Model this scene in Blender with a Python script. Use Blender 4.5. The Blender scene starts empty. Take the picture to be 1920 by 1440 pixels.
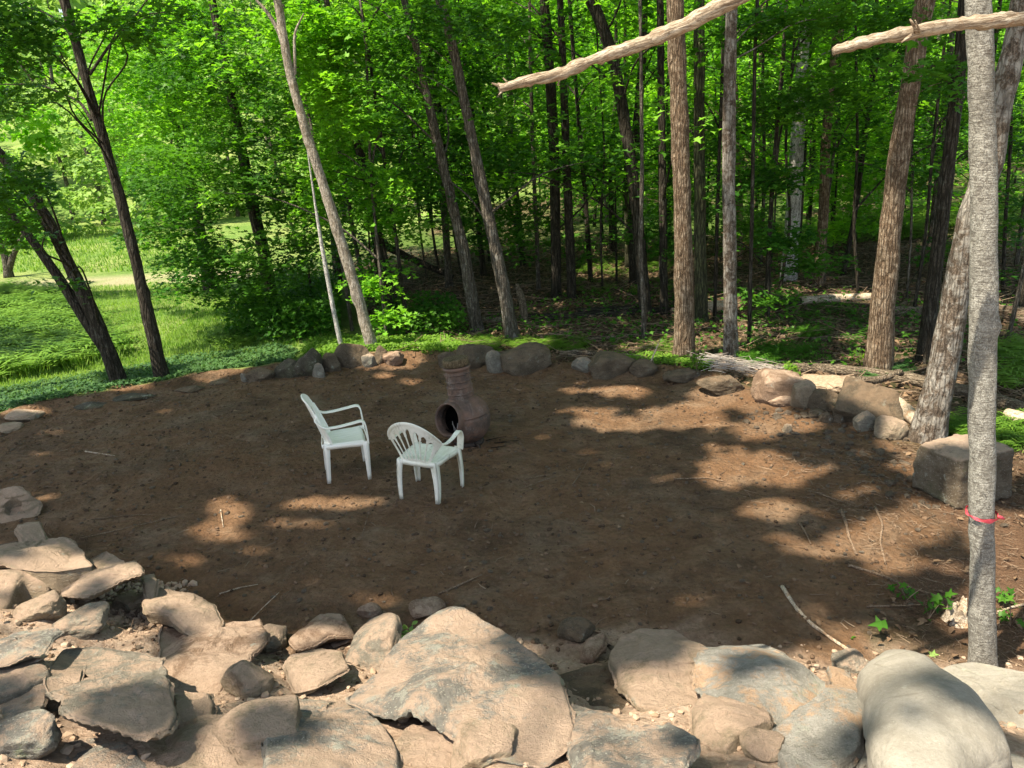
import bpy, bmesh, math, random
import numpy as np
from mathutils import Vector, Matrix
random.seed(7)
RNG = np.random.default_rng(11)
R = math.radians
sc = bpy.context.scene
col = sc.collection

# ------------------------------------------------------------------ camera
CAM_H, PITCH, ROLL, FPX = 3.3, R(17.0), R(3.0), 1450.0
CAM = np.array([0.0, 0.0, CAM_H])
_f = np.array([0, math.cos(PITCH), -math.sin(PITCH)])
_r0 = np.array([1.0, 0, 0]); _u0 = np.array([0, math.sin(PITCH), math.cos(PITCH)])
_r = _r0*math.cos(ROLL) - _u0*math.sin(ROLL)
_u = _u0*math.cos(ROLL) + _r0*math.sin(ROLL)
cd = bpy.data.cameras.new('camera'); cam = bpy.data.objects.new('camera', cd); col.objects.link(cam)
cd.sensor_width = 36; cd.lens = 36*FPX/1920; cd.clip_start = 0.05; cd.clip_end = 1500
cam.matrix_world = Matrix(((_r[0], _u[0], -_f[0], CAM[0]), (_r[1], _u[1], -_f[1], CAM[1]), (_r[2], _u[2], -_f[2], CAM[2]), (0, 0, 0, 1)))
sc.camera = cam

# ------------------------------------------------------------------ light
SUN_EL = R(64); SUN_H = np.array([-0.75, -0.45]); SUN_H /= np.linalg.norm(SUN_H)
TO_SUN = np.array([SUN_H[0]*math.cos(SUN_EL), SUN_H[1]*math.cos(SUN_EL), math.sin(SUN_EL)])
sd = bpy.data.lights.new('sun', 'SUN'); sd.energy = 4.6; sd.angle = R(0.53); sd.color = (1.0, 0.975, 0.95)
so = bpy.data.objects.new('sun', sd); col.objects.link(so)
so.rotation_euler = Vector(TO_SUN).to_track_quat('Z', 'Y').to_euler()
w = bpy.data.worlds.new('World'); sc.world = w; w.use_nodes = True
nt = w.node_tree; bg = nt.nodes['Background']
sky = nt.nodes.new('ShaderNodeTexSky'); sky.sky_type = 'NISHITA'; sky.sun_disc = False
sky.sun_elevation = SUN_EL; sky.sun_rotation = math.atan2(TO_SUN[0], TO_SUN[1])
nt.links.new(sky.outputs[0], bg.inputs[0]); bg.inputs[1].default_value = 0.15
sc.view_settings.view_transform = 'Standard'; sc.view_settings.look = 'None'; sc.view_settings.gamma = 1
sc.view_settings.exposure = 1.48
sc.view_settings.use_white_balance = True; sc.view_settings.white_balance_temperature = 8300; sc.view_settings.white_balance_tint = 8
sc.render.engine = 'CYCLES'
sc.cycles.max_bounces = 7; sc.cycles.diffuse_bounces = 4; sc.cycles.glossy_bounces = 2; sc.cycles.transmission_bounces = 5
sc.cycles.use_denoising = True

# ------------------------------------------------------------------ noise
def _hash(ix, iy, iz, seed):
    h = (ix*374761393 + iy*668265263 + iz*2147483647 + seed*1274126177) & 0xFFFFFFFF
    h = ((h ^ (h >> 13))*1274126177) & 0xFFFFFFFF
    h = ((h ^ (h >> 16))*2246822519) & 0xFFFFFFFF
    return ((h ^ (h >> 15)) & 0xFFFFFF)/float(0xFFFFFF)*2-1
def vnoise(P, seed=0):
    P = np.asarray(P, float); I = np.floor(P).astype(np.int64); Fr = P-I; Fr = Fr*Fr*(3-2*Fr)
    x, y, z = I[..., 0], I[..., 1], I[..., 2]; fx, fy, fz = Fr[..., 0], Fr[..., 1], Fr[..., 2]
    out = 0
    for dx in (0, 1):
        for dy in (0, 1):
            for dz in (0, 1):
                wgt = (fx if dx else 1-fx)*(fy if dy else 1-fy)*(fz if dz else 1-fz)
                out = out + wgt*_hash(x+dx, y+dy, z+dz, seed)
    return out
def fbm(P, s=1.0, o=4, seed=0, g=0.5):
    P = np.asarray(P, float)*s; a = 1; t = 0
    for k in range(o):
        t = t + a*vnoise(P*(2**k)+k*17.3, seed+k); a *= g
    return t
def n2(x, y, s, o=3, seed=0):
    x = np.asarray(x, float); y = np.asarray(y, float)
    return fbm(np.stack([x, y, np.zeros_like(x)+0.5], -1), s, o, seed)
def sstep(a, b, x):
    t = np.clip((x-a)/(b-a), 0, 1); return t*t*(3-2*t)

# ------------------------------------------------------------------ terrain
BX = [-14, -8, -4.9, -3.3, -2.0, -0.6, 1.0, 2.4, 3.6, 8, 20]
BY = [10.5, 8.0, 6.3, 5.4, 4.75, 4.6, 4.45, 4.25, 4.05, 3.6, 3.2]
def yb(x): return np.interp(x, BX, BY)
def H(x, y):
    x = np.asarray(x, float); y = np.asarray(y, float)
    t = np.maximum(yb(x)-y, 0)
    bank = np.where(t < 2.6, 0.40*t, 1.04+0.28*(t-2.6)); bank = np.minimum(bank, 1.75)*sstep(0, .35, t)
    left = sstep(-1.5, -7, x)*sstep(10.5, 15, y)*-0.25
    far = 0.045*np.maximum(y-19, 0) + 0.13*np.maximum(y-44, 0) + 0.10*np.maximum(y-70, 0)
    far = np.where(x < -4, far*0.35 + 0.10*np.maximum(y-46, 0), far)*1.0
    far = np.minimum(far, 34)
    fl = sstep(-7, -1, x)
    farL = 0.012*np.maximum(y-22, 0)+0.20*np.maximum(y-50, 0)
    farR = 0.04*np.maximum(y-19, 0)+0.17*np.maximum(y-48, 0)
    far = np.minimum(farL*(1-fl)+farR*fl, 40)
    out = sstep(12.0, 16, y)
    lump = n2(x, y, .35, 3, 3)*(0.03 + 0.14*out*sstep(-6, -2, x)) + n2(x, y, 1.3, 2, 5)*0.02
    return bank + left + far + lump
def ray(px, py):
    d = _f*FPX + _r*(px-960) + _u*(720-py); return d/np.linalg.norm(d)
_T = np.concatenate([np.arange(1.5, 30, .02), np.arange(30, 250, .2)])
def hit(px, py, dz=0.0):
    d = ray(px, py); P = CAM + _T[:, None]*d
    g = P[:, 2] - (H(P[:, 0], P[:, 1])+dz)
    k = np.argmax(g < 0)
    if not (g < 0).any(): k = len(_T)-1
    a, b = _T[max(k-1, 0)], _T[k]
    ga, gb = g[max(k-1, 0)], g[k]
    t = a + (b-a)*ga/(ga-gb) if ga != gb else a
    return CAM + t*d
def atY(px, py, Y):
    d = ray(px, py); return CAM + d*(Y/d[1])
def zc(P): return float((np.asarray(P)-CAM) @ _f)       # depth along the axis
def proj(P):
    q = np.asarray(P, float)-CAM; z = q @ _f
    return 960+FPX*(q @ _r)/z, 720-FPX*(q @ _u)/z, z
def sunproj(P):
    P = np.asarray(P, float); k = P[..., 2]/TO_SUN[2]
    return P[..., 0]-TO_SUN[0]*k, P[..., 1]-TO_SUN[1]*k

# ------------------------------------------------------------------ mesh helpers
def link(o): col.objects.link(o); return o
def tag(o, label=None, cat=None, group=None, kind=None):
    if label: o['label'] = label
    if cat: o['category'] = cat
    if group: o['group'] = group
    if kind: o['kind'] = kind
    return o
def empty(name, loc, label, cat, group=None):
    o = link(bpy.data.objects.new(name, None)); o.location = Vector([float(v) for v in loc]); o.empty_display_size = .2
    return tag(o, label, cat, group)
def mesh_raw(name, V, F, smooth=True):
    """F: (n,k) int array or list of such arrays"""
    V = np.asarray(V, np.float32)
    Fs = F if isinstance(F, list) else [F]
    Fs = [np.asarray(f, np.int32) for f in Fs if len(f)]
    me = bpy.data.meshes.new(name)
    me.vertices.add(len(V)); me.vertices.foreach_set('co', V.ravel())
    li = np.concatenate([f.ravel() for f in Fs]); tot = np.concatenate([np.full(len(f), f.shape[1], np.int32) for f in Fs])
    me.loops.add(len(li)); me.loops.foreach_set('vertex_index', li)
    st = np.concatenate([[0], np.cumsum(tot)[:-1]]).astype(np.int32)
    me.polygons.add(len(tot)); me.polygons.foreach_set('loop_start', st); me.polygons.foreach_set('loop_total', tot)
    me.polygons.foreach_set('use_smooth', np.full(len(tot), smooth, bool))
    me.update(calc_edges=True); me.validate(); return me
def obj(name, V, F, mat, parent=None, smooth=True, origin=None, along=None):
    V = np.asarray(V, float)
    if along is not None:      # local Z runs along the piece, so that the grain does too
        E = Vector([float(v) for v in along]).to_track_quat('Z', 'Y').to_matrix()
        base = np.array(parent.location) if parent is not None else np.zeros(3); o0 = np.array(origin, float)
        me = mesh_raw(name, (V-o0) @ np.array(E), F, smooth); me.materials.append(mat); o = link(bpy.data.objects.new(name, me))
        if parent is not None: o.parent = parent
        o.location = Vector([float(v) for v in o0-base]); o.rotation_euler = E.to_euler(); return o
    off = np.array(parent.location) if parent is not None else (np.array(origin) if origin is not None else np.zeros(3))
    me = mesh_raw(name, V-off, F, smooth); me.materials.append(mat)
    o = link(bpy.data.objects.new(name, me))
    if parent is not None: o.parent = parent
    elif origin is not None: o.location = Vector([float(v) for v in off])
    return o
def join(parts):
    Vs, Fs, n = [], {}, 0
    for V, F in parts:
        for f in (F if isinstance(F, list) else [F]):
            f = np.asarray(f)
            if len(f): Fs.setdefault(f.shape[1], []).append(f+n)
        Vs.append(V); n += len(V)
    return np.concatenate(Vs), [np.concatenate(v) for v in Fs.values()]
def resample(P, rad, step):
    P = np.asarray(P, float); rad = np.asarray(rad, float)
    seg = np.linalg.norm(np.diff(P, axis=0), axis=1); s = np.concatenate([[0], np.cumsum(seg)])
    n = max(3, int(s[-1]/step)+1); t = np.linspace(0, s[-1], n)
    # smooth interpolation (catmull-like through light smoothing)
    Q = np.stack([np.interp(t, s, P[:, i]) for i in range(3)], 1); r = np.interp(t, s, rad)
    for _ in range(max(1, min(8, int(.25*n/max(len(P)-1, 1))))):
        Q[1:-1] = .25*Q[:-2]+.5*Q[1:-1]+.25*Q[2:]
    return Q, r
def tube(P, rad, step=.1, n=12, noise=.0, nscale=6, cap=True, flare=0, seed=0, squash=None, knots=0):
    Q, r = resample(P, rad, step)
    m = len(Q); T = np.gradient(Q, axis=0); T /= np.linalg.norm(T, axis=1)[:, None]+1e-9
    ref = np.array([0, 0, 1.0]) if abs(T[:, 2].mean()) < .8 else np.array([1.0, 0, 0])
    A = np.cross(T, ref); A /= np.linalg.norm(A, axis=1)[:, None]+1e-9; B = np.cross(T, A)
    th = np.linspace(0, 2*math.pi, n, endpoint=False)
    D = A[:, None, :]*np.cos(th)[None, :, None] + B[:, None, :]*np.sin(th)[None, :, None]*(squash or 1)
    rr = r[:, None]*np.ones((1, n))
    if flare:
        hgt = np.concatenate([[0], np.cumsum(np.linalg.norm(np.diff(Q, axis=0), axis=1))])
        rr = rr*(1+flare*np.exp(-hgt/(2.2*r[0]))[:, None]*(1+.45*np.sin(th*4+seed)[None, :]+.3*np.sin(th*3+seed*2)[None, :]))
    V = Q[:, None, :]+D*rr[:, :, None]
    if noise:
        V = V + D*(fbm(V*np.array([1, 1, .45]), nscale, 3, seed)*noise)[:, :, None]
    if knots:
        rk = np.random.default_rng(seed+5)
        for _ in range(knots):
            i = rk.integers(2, m-2); j = rk.integers(0, n); c = V[i, j]
            d = np.linalg.norm(V-c, axis=2); V = V + D*(np.exp(-(d/(r[i]*.45))**2)*r[i]*rk.uniform(.15, .4))[:, :, None]
    V = V.reshape(-1, 3)
    i = np.arange(m-1)[:, None]*n; j = np.arange(n)[None, :]; jn = (j+1) % n
    F = np.stack([i+j, i+jn, i+n+jn, i+n+j], -1).reshape(-1, 4)
    Fs = [F]
    if cap:
        c0 = len(V); V = np.concatenate([V, Q[:1], Q[-1:]]); j = np.arange(n)
        Fs.append(np.concatenate([np.stack([np.full(n, c0), (j+1) % n, j], 1), np.stack([np.full(n, c0+1), (m-1)*n+j, (m-1)*n+(j+1) % n], 1)]))
    return V, Fs

# ------------------------------------------------------------------ materials
def mat_new(name, rough=.85, spec=.3):
    m = bpy.data.materials.new(name); m.use_nodes = True
    b = m.node_tree.nodes['Principled BSDF']; b.inputs['Roughness'].default_value = rough; b.inputs['Specular IOR Level'].default_value = spec
    return m, m.node_tree, b
class NB:
    def __init__(s, nt): s.nt = nt; s.tc = nt.nodes.new('ShaderNodeTexCoord')
    def n(s, t, **k):
        x = s.nt.nodes.new(t)
        for a, v in k.items(): setattr(x, a, v)
        return x
    def l(s, a, b): s.nt.links.new(a, b)
    def coord(s, scale=(1, 1, 1)):
        mp = s.n('ShaderNodeMapping'); mp.inputs['Scale'].default_value = scale; s.l(s.tc.outputs['Object'], mp.inputs[0]); return mp.outputs[0]
    def noise(s, scale, detail=6, rough=.6, co=None, dist=0):
        x = s.n('ShaderNodeTexNoise'); x.inputs['Scale'].default_value = scale; x.inputs['Detail'].default_value = detail
        x.inputs['Roughness'].default_value = rough; x.inputs['Distortion'].default_value = dist
        s.l(co or s.tc.outputs['Object'], x.inputs['Vector']); return x.outputs['Fac']
    def vor(s, scale, co=None, feature='F1', out='Distance'):
        x = s.n('ShaderNodeTexVoronoi'); x.feature = feature; x.inputs['Scale'].default_value = scale
        s.l(co or s.tc.outputs['Object'], x.inputs['Vector']); return x.outputs[out]
    def ramp(s, fac, stops):
        x = s.n('ShaderNodeValToRGB'); e = x.color_ramp.elements
        while len(e) > 1: e.remove(e[-1])
        e[0].position = stops[0][0]; c = stops[0][1]; e[0].color = (c if isinstance(c, tuple) else (c, c, c))+(1,)
        for p, c in stops[1:]:
            q = e.new(p); q.color = (c if isinstance(c, tuple) else (c, c, c))+(1,)
        s.l(fac, x.inputs[0]); return x.outputs[0]
    def mix(s, fac, a, b, mode='MIX'):
        x = s.n('ShaderNodeMix'); x.data_type = 'RGBA'; x.blend_type = mode
        if isinstance(fac, (int, float)): x.inputs[0].default_value = fac
        else: s.l(fac, x.inputs[0])
        for i, v in ((6, a), (7, b)):
            if isinstance(v, tuple): x.inputs[i].default_value = v+(1,)
            else: s.l(v, x.inputs[i])
        return x.outputs[2]
    def math(s, op, a, b=None):
        x = s.n('ShaderNodeMath'); x.operation = op
        for i, v in ((0, a), (1, b)):
            if v is None: continue
            if isinstance(v, (int, float)): x.inputs[i].default_value = v
            else: s.l(v, x.inputs[i])
        return x.outputs[0]
    def attr(s, name):
        x = s.n('ShaderNodeAttribute'); x.attribute_name = name; return x.outputs['Fac']
    def bump(s, h, strength, dist, prev=None):
        x = s.n('ShaderNodeBump'); x.inputs['Strength'].default_value = strength; x.inputs['Distance'].default_value = dist
        s.l(h, x.inputs['Height'])
        if prev is not None: s.l(prev, x.inputs['Normal'])
        return x.outputs[0]

def mat_ground():
    m, t, b = mat_new('earth and grass', .95, .15); N = NB(t)
    # dirt
    big = N.noise(.45, 4); mid = N.noise(3.2, 6, .65); fine = N.noise(28, 8, .75); grit = N.noise(120, 4, .7)
    dirt = N.ramp(mid, [(.3, (.128, .071, .039)), (.5, (.195, .113, .064)), (.7, (.285, .182, .113))])
    dirt = N.mix(N.ramp(big, [(.42, 0.), (.62, 1.)]), dirt, N.mix(.55, dirt, (.21, .108, .056)))
    dirt = N.mix(N.ramp(N.noise(1.3, 5, .7, None, .6), [(.50, 0.), (.66, .6)]), dirt, (.27, .195, .135))
    dirt = N.mix(N.ramp(N.noise(.9, 5, .7), [(.34, .6), (.48, 0.)]), dirt, (.085, .055, .036))
    dirt = N.mix(N.ramp(fine, [(.40, .75), (.62, 0.)]), dirt, N.mix(.5, dirt, (.045, .03, .02)))
    dirt = N.mix(N.ramp(grit, [(.60, 0.), (.72, .7)]), dirt, (.27, .21, .16))
    # bank soil: paler, pinkish
    bank = N.ramp(N.noise(2.2, 8, .7), [(.3, (.40, .285, .205)), (.5, (.50, .375, .285)), (.7, (.58, .46, .37))])
    bank = N.mix(N.ramp(fine, [(.38, .6), (.6, 0.)]), bank, (.22, .13, .085))
    bank = N.mix(N.ramp(grit, [(.60, 0.), (.75, .8)]), bank, (.56, .47, .38))
    # litter
    vc = N.vor(34, out='Color'); sep = N.n('ShaderNodeSeparateColor'); N.l(vc, sep.inputs[0])
    lit = N.ramp(sep.outputs[0], [(0, (.03, .02, .013)), (.35, (.065, .042, .025)), (.65, (.11, .066, .038)), (.85, (.17, .115, .075)), (1, (.24, .18, .125))])
    lit = N.mix(N.ramp(N.noise(1.1, 5, .7), [(.45, 0.), (.65, .75)]), lit, (.045, .065, .022))
    # needle strewn
    ned = N.ramp(N.noise(40, 8, .8, N.coord((1, 3, 1)), 1.5), [(.35, (.045, .024, .014)), (.5, (.125, .07, .042)), (.65, (.26, .165, .11))])
    # lawn
    lawn = N.ramp(N.noise(9, 8, .75), [(.3, (.05, .105, .022)), (.5, (.095, .18, .038)), (.7, (.17, .26, .07))])
    lawn = N.mix(N.ramp(N.noise(.35, 4, .6), [(.42, 0.), (.62, .8)]), lawn, (.21, .26, .085))
    c = N.mix(N.attr('lawn'), N.mix(N.attr('mossy'), lit, (.06, .12, .022)), lawn)
    c = N.mix(N.attr('needle'), c, ned)
    c = N.mix(N.attr('dirt'), c, dirt)
    c = N.mix(N.attr('bank'), c, bank)
    c = N.mix(N.attr('path'), c, N.ramp(N.noise(15, 6, .7), [(.3, (.22, .21, .12)), (.7, (.34, .32, .20))]))
    N.l(c, b.inputs['Base Color'])
    h = N.math('ADD', N.math('MULTIPLY', mid, .9), N.math('ADD', N.math('MULTIPLY', fine, .35), N.math('MULTIPLY', grit, .1)))
    clod = N.vor(17, feature='SMOOTH_F1')
    h = N.math('ADD', h, N.math('MULTIPLY', clod, -.35))
    n1 = N.bump(h, 1.0, .12)
    N.l(n1, b.inputs['Normal']); return m

def mat_rock(name, base, dark, light, lichen=0.4, dust=None, dustamt=.5, scale=1.0, moss=0.0, bump=.06):
    m, t, b = mat_new(name, .88, .25); N = NB(t)
    n1 = N.noise(4*scale, 8, .7); n2_ = N.noise(22*scale, 8, .8); gr = N.noise(140*scale, 3, .7)
    lay = N.noise(7*scale, 6, .65, N.coord((1, 1.5, 7)), .6)
    c = N.ramp(n1, [(.3, dark), (.5, base), (.7, light)])
    c = N.mix(N.ramp(lay, [(.4, .6), (.55, 0.)]), c, N.mix(.5, c, dark))
    c = N.mix(N.ramp(gr, [(.35, .5), (.5, 0.)]), c, N.mix(.5, c, dark))
    c = N.mix(N.ramp(N.noise(1.9*scale, 6, .65, None, .8), [(.50, 0.), (.62, .45)]), c, N.mix(.6, c, dark))
    ck = N.vor(2.6*scale, N.coord((1, 1.5, 1.9)), 'DISTANCE_TO_EDGE'); ckm = N.math('MULTIPLY', N.ramp(ck, [(0.004, 1.), (.016, 0.)]), N.ramp(N.noise(2.4*scale, 3), [(.5, 0.), (.56, .8)]))
    c = N.mix(ckm, c, dark)
    spk = N.noise(62*scale, 5, .75); c = N.mix(N.ramp(spk, [(.36, .75), (.47, 0.)]), c, N.mix(.45, c, dark)); c = N.mix(N.ramp(spk, [(.56, 0.), (.68, .6)]), c, light)
    if lichen:
        li = N.math('ADD', N.noise(6*scale, 8, .8), N.math('MULTIPLY', N.vor(14*scale), -.12))
        c = N.mix(N.ramp(li, [(.58-.13*lichen, 0.), (.61-.13*lichen, .85)]), c, (.37, .38, .335))
        l2 = N.noise(3.1*scale, 7, .75)
        c = N.mix(N.ramp(l2, [(.60, 0.), (.64, lichen)]), c, (.33, .38, .27))
        sp = N.vor(45*scale); c = N.mix(N.ramp(sp, [(.16, lichen), (.22, 0.)]), c, (.46, .46, .41))
    if moss:
        c = N.mix(N.ramp(N.noise(2.6*scale, 6, .7), [(.5, 0.), (.6, moss)]), c, (.10, .12, .055))
    if dust:
        geo = N.n('ShaderNodeNewGeometry'); sx = N.n('ShaderNodeSeparateXYZ'); N.l(geo.outputs['Normal'], sx.inputs[0])
        up = N.ramp(sx.outputs[2], [(.35, 0.), (.8, 1.)])
        dn = N.ramp(N.noise(2.3*scale, 8, .78, None, .3), [(.62-.30*dustamt, 0.), (.69-.28*dustamt, .92)])
        c = N.mix(N.math('MULTIPLY', up, dn), c, N.mix(N.ramp(n2_, [(.35, 0.), (.65, 1.)]), dust, tuple(min(1, v*1.35) for v in dust)))
    c = N.mix(N.ramp(gr, [(.30, .55), (.44, 0.)]), c, N.mix(.6, c, dark))
    c = N.mix(1.0, c, (.86, .85, .83), 'MULTIPLY')
    N.l(c, b.inputs['Base Color'])
    h = N.math('ADD', N.math('MULTIPLY', n1, .35), N.math('ADD', N.math('MULTIPLY', n2_, .5), N.math('ADD', N.math('MULTIPLY', lay, .28), N.math('MULTIPLY', gr, .26))))
    cr = N.ramp(N.vor(3.2*scale, N.coord((1, 1.6, 2.5)), 'DISTANCE_TO_EDGE'), [(0, 0.), (.035, 1.)])
    h = N.math('ADD', h, N.math('MULTIPLY', cr, .05)); h = N.math('ADD', h, N.math('MULTIPLY', spk, .28))
    N.l(N.bump(h, 1.0, bump), b.inputs['Normal']); return m

def mat_bark(name, dark, base, light, patch=None, patchamt=.5, vstretch=.22, scale=1.0, bump=.02, rings=0, moss=0, furrow=0):
    m, t, b = mat_new(name, .92, .2); N = NB(t)
    co = N.coord((1, 1, vstretch))
    a = N.noise(26*scale, 7, .72, co, .8); fine = N.noise(110*scale, 4, .7, co); big = N.noise(3.2*scale, 5, .65)
    c = N.ramp(a, [(.38, dark), (.47, base), (.60, light)])
    c = N.mix(N.ramp(fine, [(.42, .8), (.53, 0.)]), c, dark)
    if patch:
        p = N.noise(7*scale, 7, .75, None, .5)
        c = N.mix(N.ramp(p, [(.62-.25*patchamt, 0.), (.70-.25*patchamt, .85)]), c, N.mix(N.ramp(a, [(.35, .6), (.6, 0.)]), patch, dark))
    if moss:
        c = N.mix(N.ramp(big, [(.5, 0.), (.62, moss)]), c, (.12, .15, .06))
    c = N.mix(N.ramp(big, [(.35, .35), (.6, 0.)]), c, dark)
    h = N.math('ADD', a, N.math('MULTIPLY', fine, .3))
    if furrow:
        fv = N.vor(19*scale, N.coord((1, 1, .13)), 'DISTANCE_TO_EDGE'); fr = N.ramp(fv, [(0, 0.), (.16, 1.)])
        c = N.mix(N.ramp(fv, [(.02, furrow), (.13, 0.)]), c, dark); h = N.math('ADD', h, N.math('MULTIPLY', fr, .9*furrow))
    if rings:
        rg = N.noise(34*scale, 3, .6, N.coord((.35, .35, 2.2)), .4)
        h = N.math('ADD', h, N.math('MULTIPLY', rg, rings)); c = N.mix(N.ramp(rg, [(.36, .75), (.45, 0.)]), c, dark)
    N.l(c, b.inputs['Base Color']); N.l(N.bump(h, 1.0, bump*1.8), b.inputs['Normal']); return m

def mat_leaf(name, c1, c2, c3, trans=.40, tmul=(1.9, 2.0, 1.0), rough=.45, clump=.5):
    m, t, b = mat_new(name, rough, .14); N = NB(t)
    geo = N.n('ShaderNodeNewGeometry')
    r = geo.outputs['Random Per Island']
    c = N.ramp(r, [(0, c1), (.55, c2), (1, c3)])
    c = N.mix(N.ramp(N.noise(clump, 2, .5), [(.4, 0.), (.62, .65)]), c, c3)
    N.l(c, b.inputs['Base Color'])
    tr = N.n('ShaderNodeBsdfTranslucent'); x = N.mix(1.0, c, tmul, 'MULTIPLY'); N.l(x, tr.inputs[0])
    mx = N.n('ShaderNodeMixShader'); mx.inputs[0].default_value = trans
    N.l(b.outputs[0], mx.inputs[1]); N.l(tr.outputs[0], mx.inputs[2])
    N.l(mx.outputs[0], t.nodes['Material Output'].inputs[0]); return m
def mat_flat(name, c1, c2, rough=.6, scale=20, bump=.003, spec=.3, island=False):
    m, t, b = mat_new(name, rough, spec); N = NB(t)
    if island:
        geo = N.n('ShaderNodeNewGeometry'); f = geo.outputs['Random Per Island']; f2 = f
    else:
        f2 = N.noise(scale, 6, .7); f = N.ramp(f2, [(.35, 0.), (.65, 1.)])
    N.l(N.mix(f, c1, c2), b.inputs['Base Color'])
    if bump: N.l(N.bump(N.noise(scale*2, 6, .7), 1.0, bump), b.inputs['Normal'])
    return m

M = {}
M['ground'] = mat_ground()
DUST = (.42, .31, .24)
M['rock_dusty'] = mat_rock('dusty tan stone', (.36, .29, .21), (.20, .155, .11), (.46, .39, .30), .25, DUST, .75)
M['rock_lichen'] = mat_rock('lichen grey stone', (.24, .235, .215), (.15, .145, .135), (.32, .31, .285), .9, DUST, .58)
M['rock_grey'] = mat_rock('weathered grey stone', (.27, .25, .21), (.15, .135, .11), (.38, .355, .30), .45, DUST, .6)
M['rock_smooth'] = mat_rock('smooth pale stone', (.29, .275, .243), (.195, .18, .152), (.355, .338, .305), .12, None, 0, .8, 0, .012)
M['rock_white'] = mat_rock('chalky stone', (.38, .37, .34), (.20, .20, .18), (.50, .49, .46), .5, (.46, .31, .21), .45)
M['rock_brown'] = mat_rock('soil stained boulder', (.17, .13, .09), (.085, .066, .048), (.25, .20, .15), .25, (.20, .14, .095), .6)
M['rock_dark'] = mat_rock('dark damp boulder', (.115, .10, .075), (.05, .044, .034), (.20, .18, .14), .35, (.16, .12, .08), .25, 1, .3)
M['rock_pink'] = mat_rock('reddish stone', (.31, .21, .15), (.18, .115, .08), (.42, .32, .25), .15, DUST, .6)
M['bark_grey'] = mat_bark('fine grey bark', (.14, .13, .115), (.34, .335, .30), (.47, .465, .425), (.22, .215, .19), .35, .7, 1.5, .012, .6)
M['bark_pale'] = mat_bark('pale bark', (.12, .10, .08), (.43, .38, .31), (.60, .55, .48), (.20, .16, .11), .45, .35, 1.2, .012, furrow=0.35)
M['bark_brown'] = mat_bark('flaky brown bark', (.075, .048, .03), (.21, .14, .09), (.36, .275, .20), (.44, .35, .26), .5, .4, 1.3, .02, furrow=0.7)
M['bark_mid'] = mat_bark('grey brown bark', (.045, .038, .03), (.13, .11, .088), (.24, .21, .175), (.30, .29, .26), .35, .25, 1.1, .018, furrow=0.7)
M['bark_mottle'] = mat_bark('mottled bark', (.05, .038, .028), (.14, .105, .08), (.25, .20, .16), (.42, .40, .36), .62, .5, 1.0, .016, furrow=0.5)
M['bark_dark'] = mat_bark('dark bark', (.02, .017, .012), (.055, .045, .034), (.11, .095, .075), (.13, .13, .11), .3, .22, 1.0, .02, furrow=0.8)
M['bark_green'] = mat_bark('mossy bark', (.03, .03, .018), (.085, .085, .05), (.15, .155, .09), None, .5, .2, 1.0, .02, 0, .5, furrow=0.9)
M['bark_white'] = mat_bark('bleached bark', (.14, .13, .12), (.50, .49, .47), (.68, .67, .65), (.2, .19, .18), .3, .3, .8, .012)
M['deadwood'] = mat_bark('bare weathered wood', (.15, .105, .07), (.40, .32, .235), (.56, .49, .39), (.34, .19, .11), .25, .10, 1.5, .008)
M['log'] = mat_bark('weathered log', (.06, .045, .03), (.20, .155, .11), (.36, .30, .23), None, .4, 1, 1.2, .015, furrow=0.6)
M['log_pale'] = mat_bark('barkless log', (.22, .16, .11), (.52, .44, .34), (.66, .58, .48), (.42, .24, .13), .4, 1, 1.0, .010)
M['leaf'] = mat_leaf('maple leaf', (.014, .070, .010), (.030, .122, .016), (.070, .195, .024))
M['leaf_painted_sun'] = mat_leaf('sunny maple leaf', (.044, .175, .018), (.090, .285, .028), (.18, .40, .045))  # lighter copy of the maple leaf, sunlight put into its colour
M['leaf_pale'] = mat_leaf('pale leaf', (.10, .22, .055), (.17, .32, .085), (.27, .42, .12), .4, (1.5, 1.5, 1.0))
M['leaf_canopy'] = mat_leaf('canopy leaf', (.02, .065, .010), (.035, .10, .015), (.06, .14, .02))
M['fern'] = mat_leaf('fern', (.045, .125, .015), (.085, .19, .026), (.15, .28, .045), .4, rough=.55)
M['cover'] = mat_leaf('ground cover leaf', (.016, .055, .020), (.032, .095, .032), (.06, .14, .04), .2, rough=.6)
M['grass'] = mat_leaf('grass blade', (.06, .145, .028), (.105, .22, .042), (.20, .31, .08), .35)
M['litter'] = mat_flat('dead leaf', (.06, .034, .02), (.22, .145, .09), .8, 20, 0, .2, True)
M['twig'] = mat_flat('twig', (.07, .045, .03), (.26, .19, .135), .85, 20, 0, .2, True)
M['stick'] = mat_bark('stick', (.08, .05, .033), (.20, .135, .09), (.33, .25, .18), None, .4, 1, 2, .004)
M['pebble'] = mat_rock('pebble', (.18, .14, .105), (.10, .075, .055), (.30, .25, .20), .1, None, 0, 3)

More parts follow.
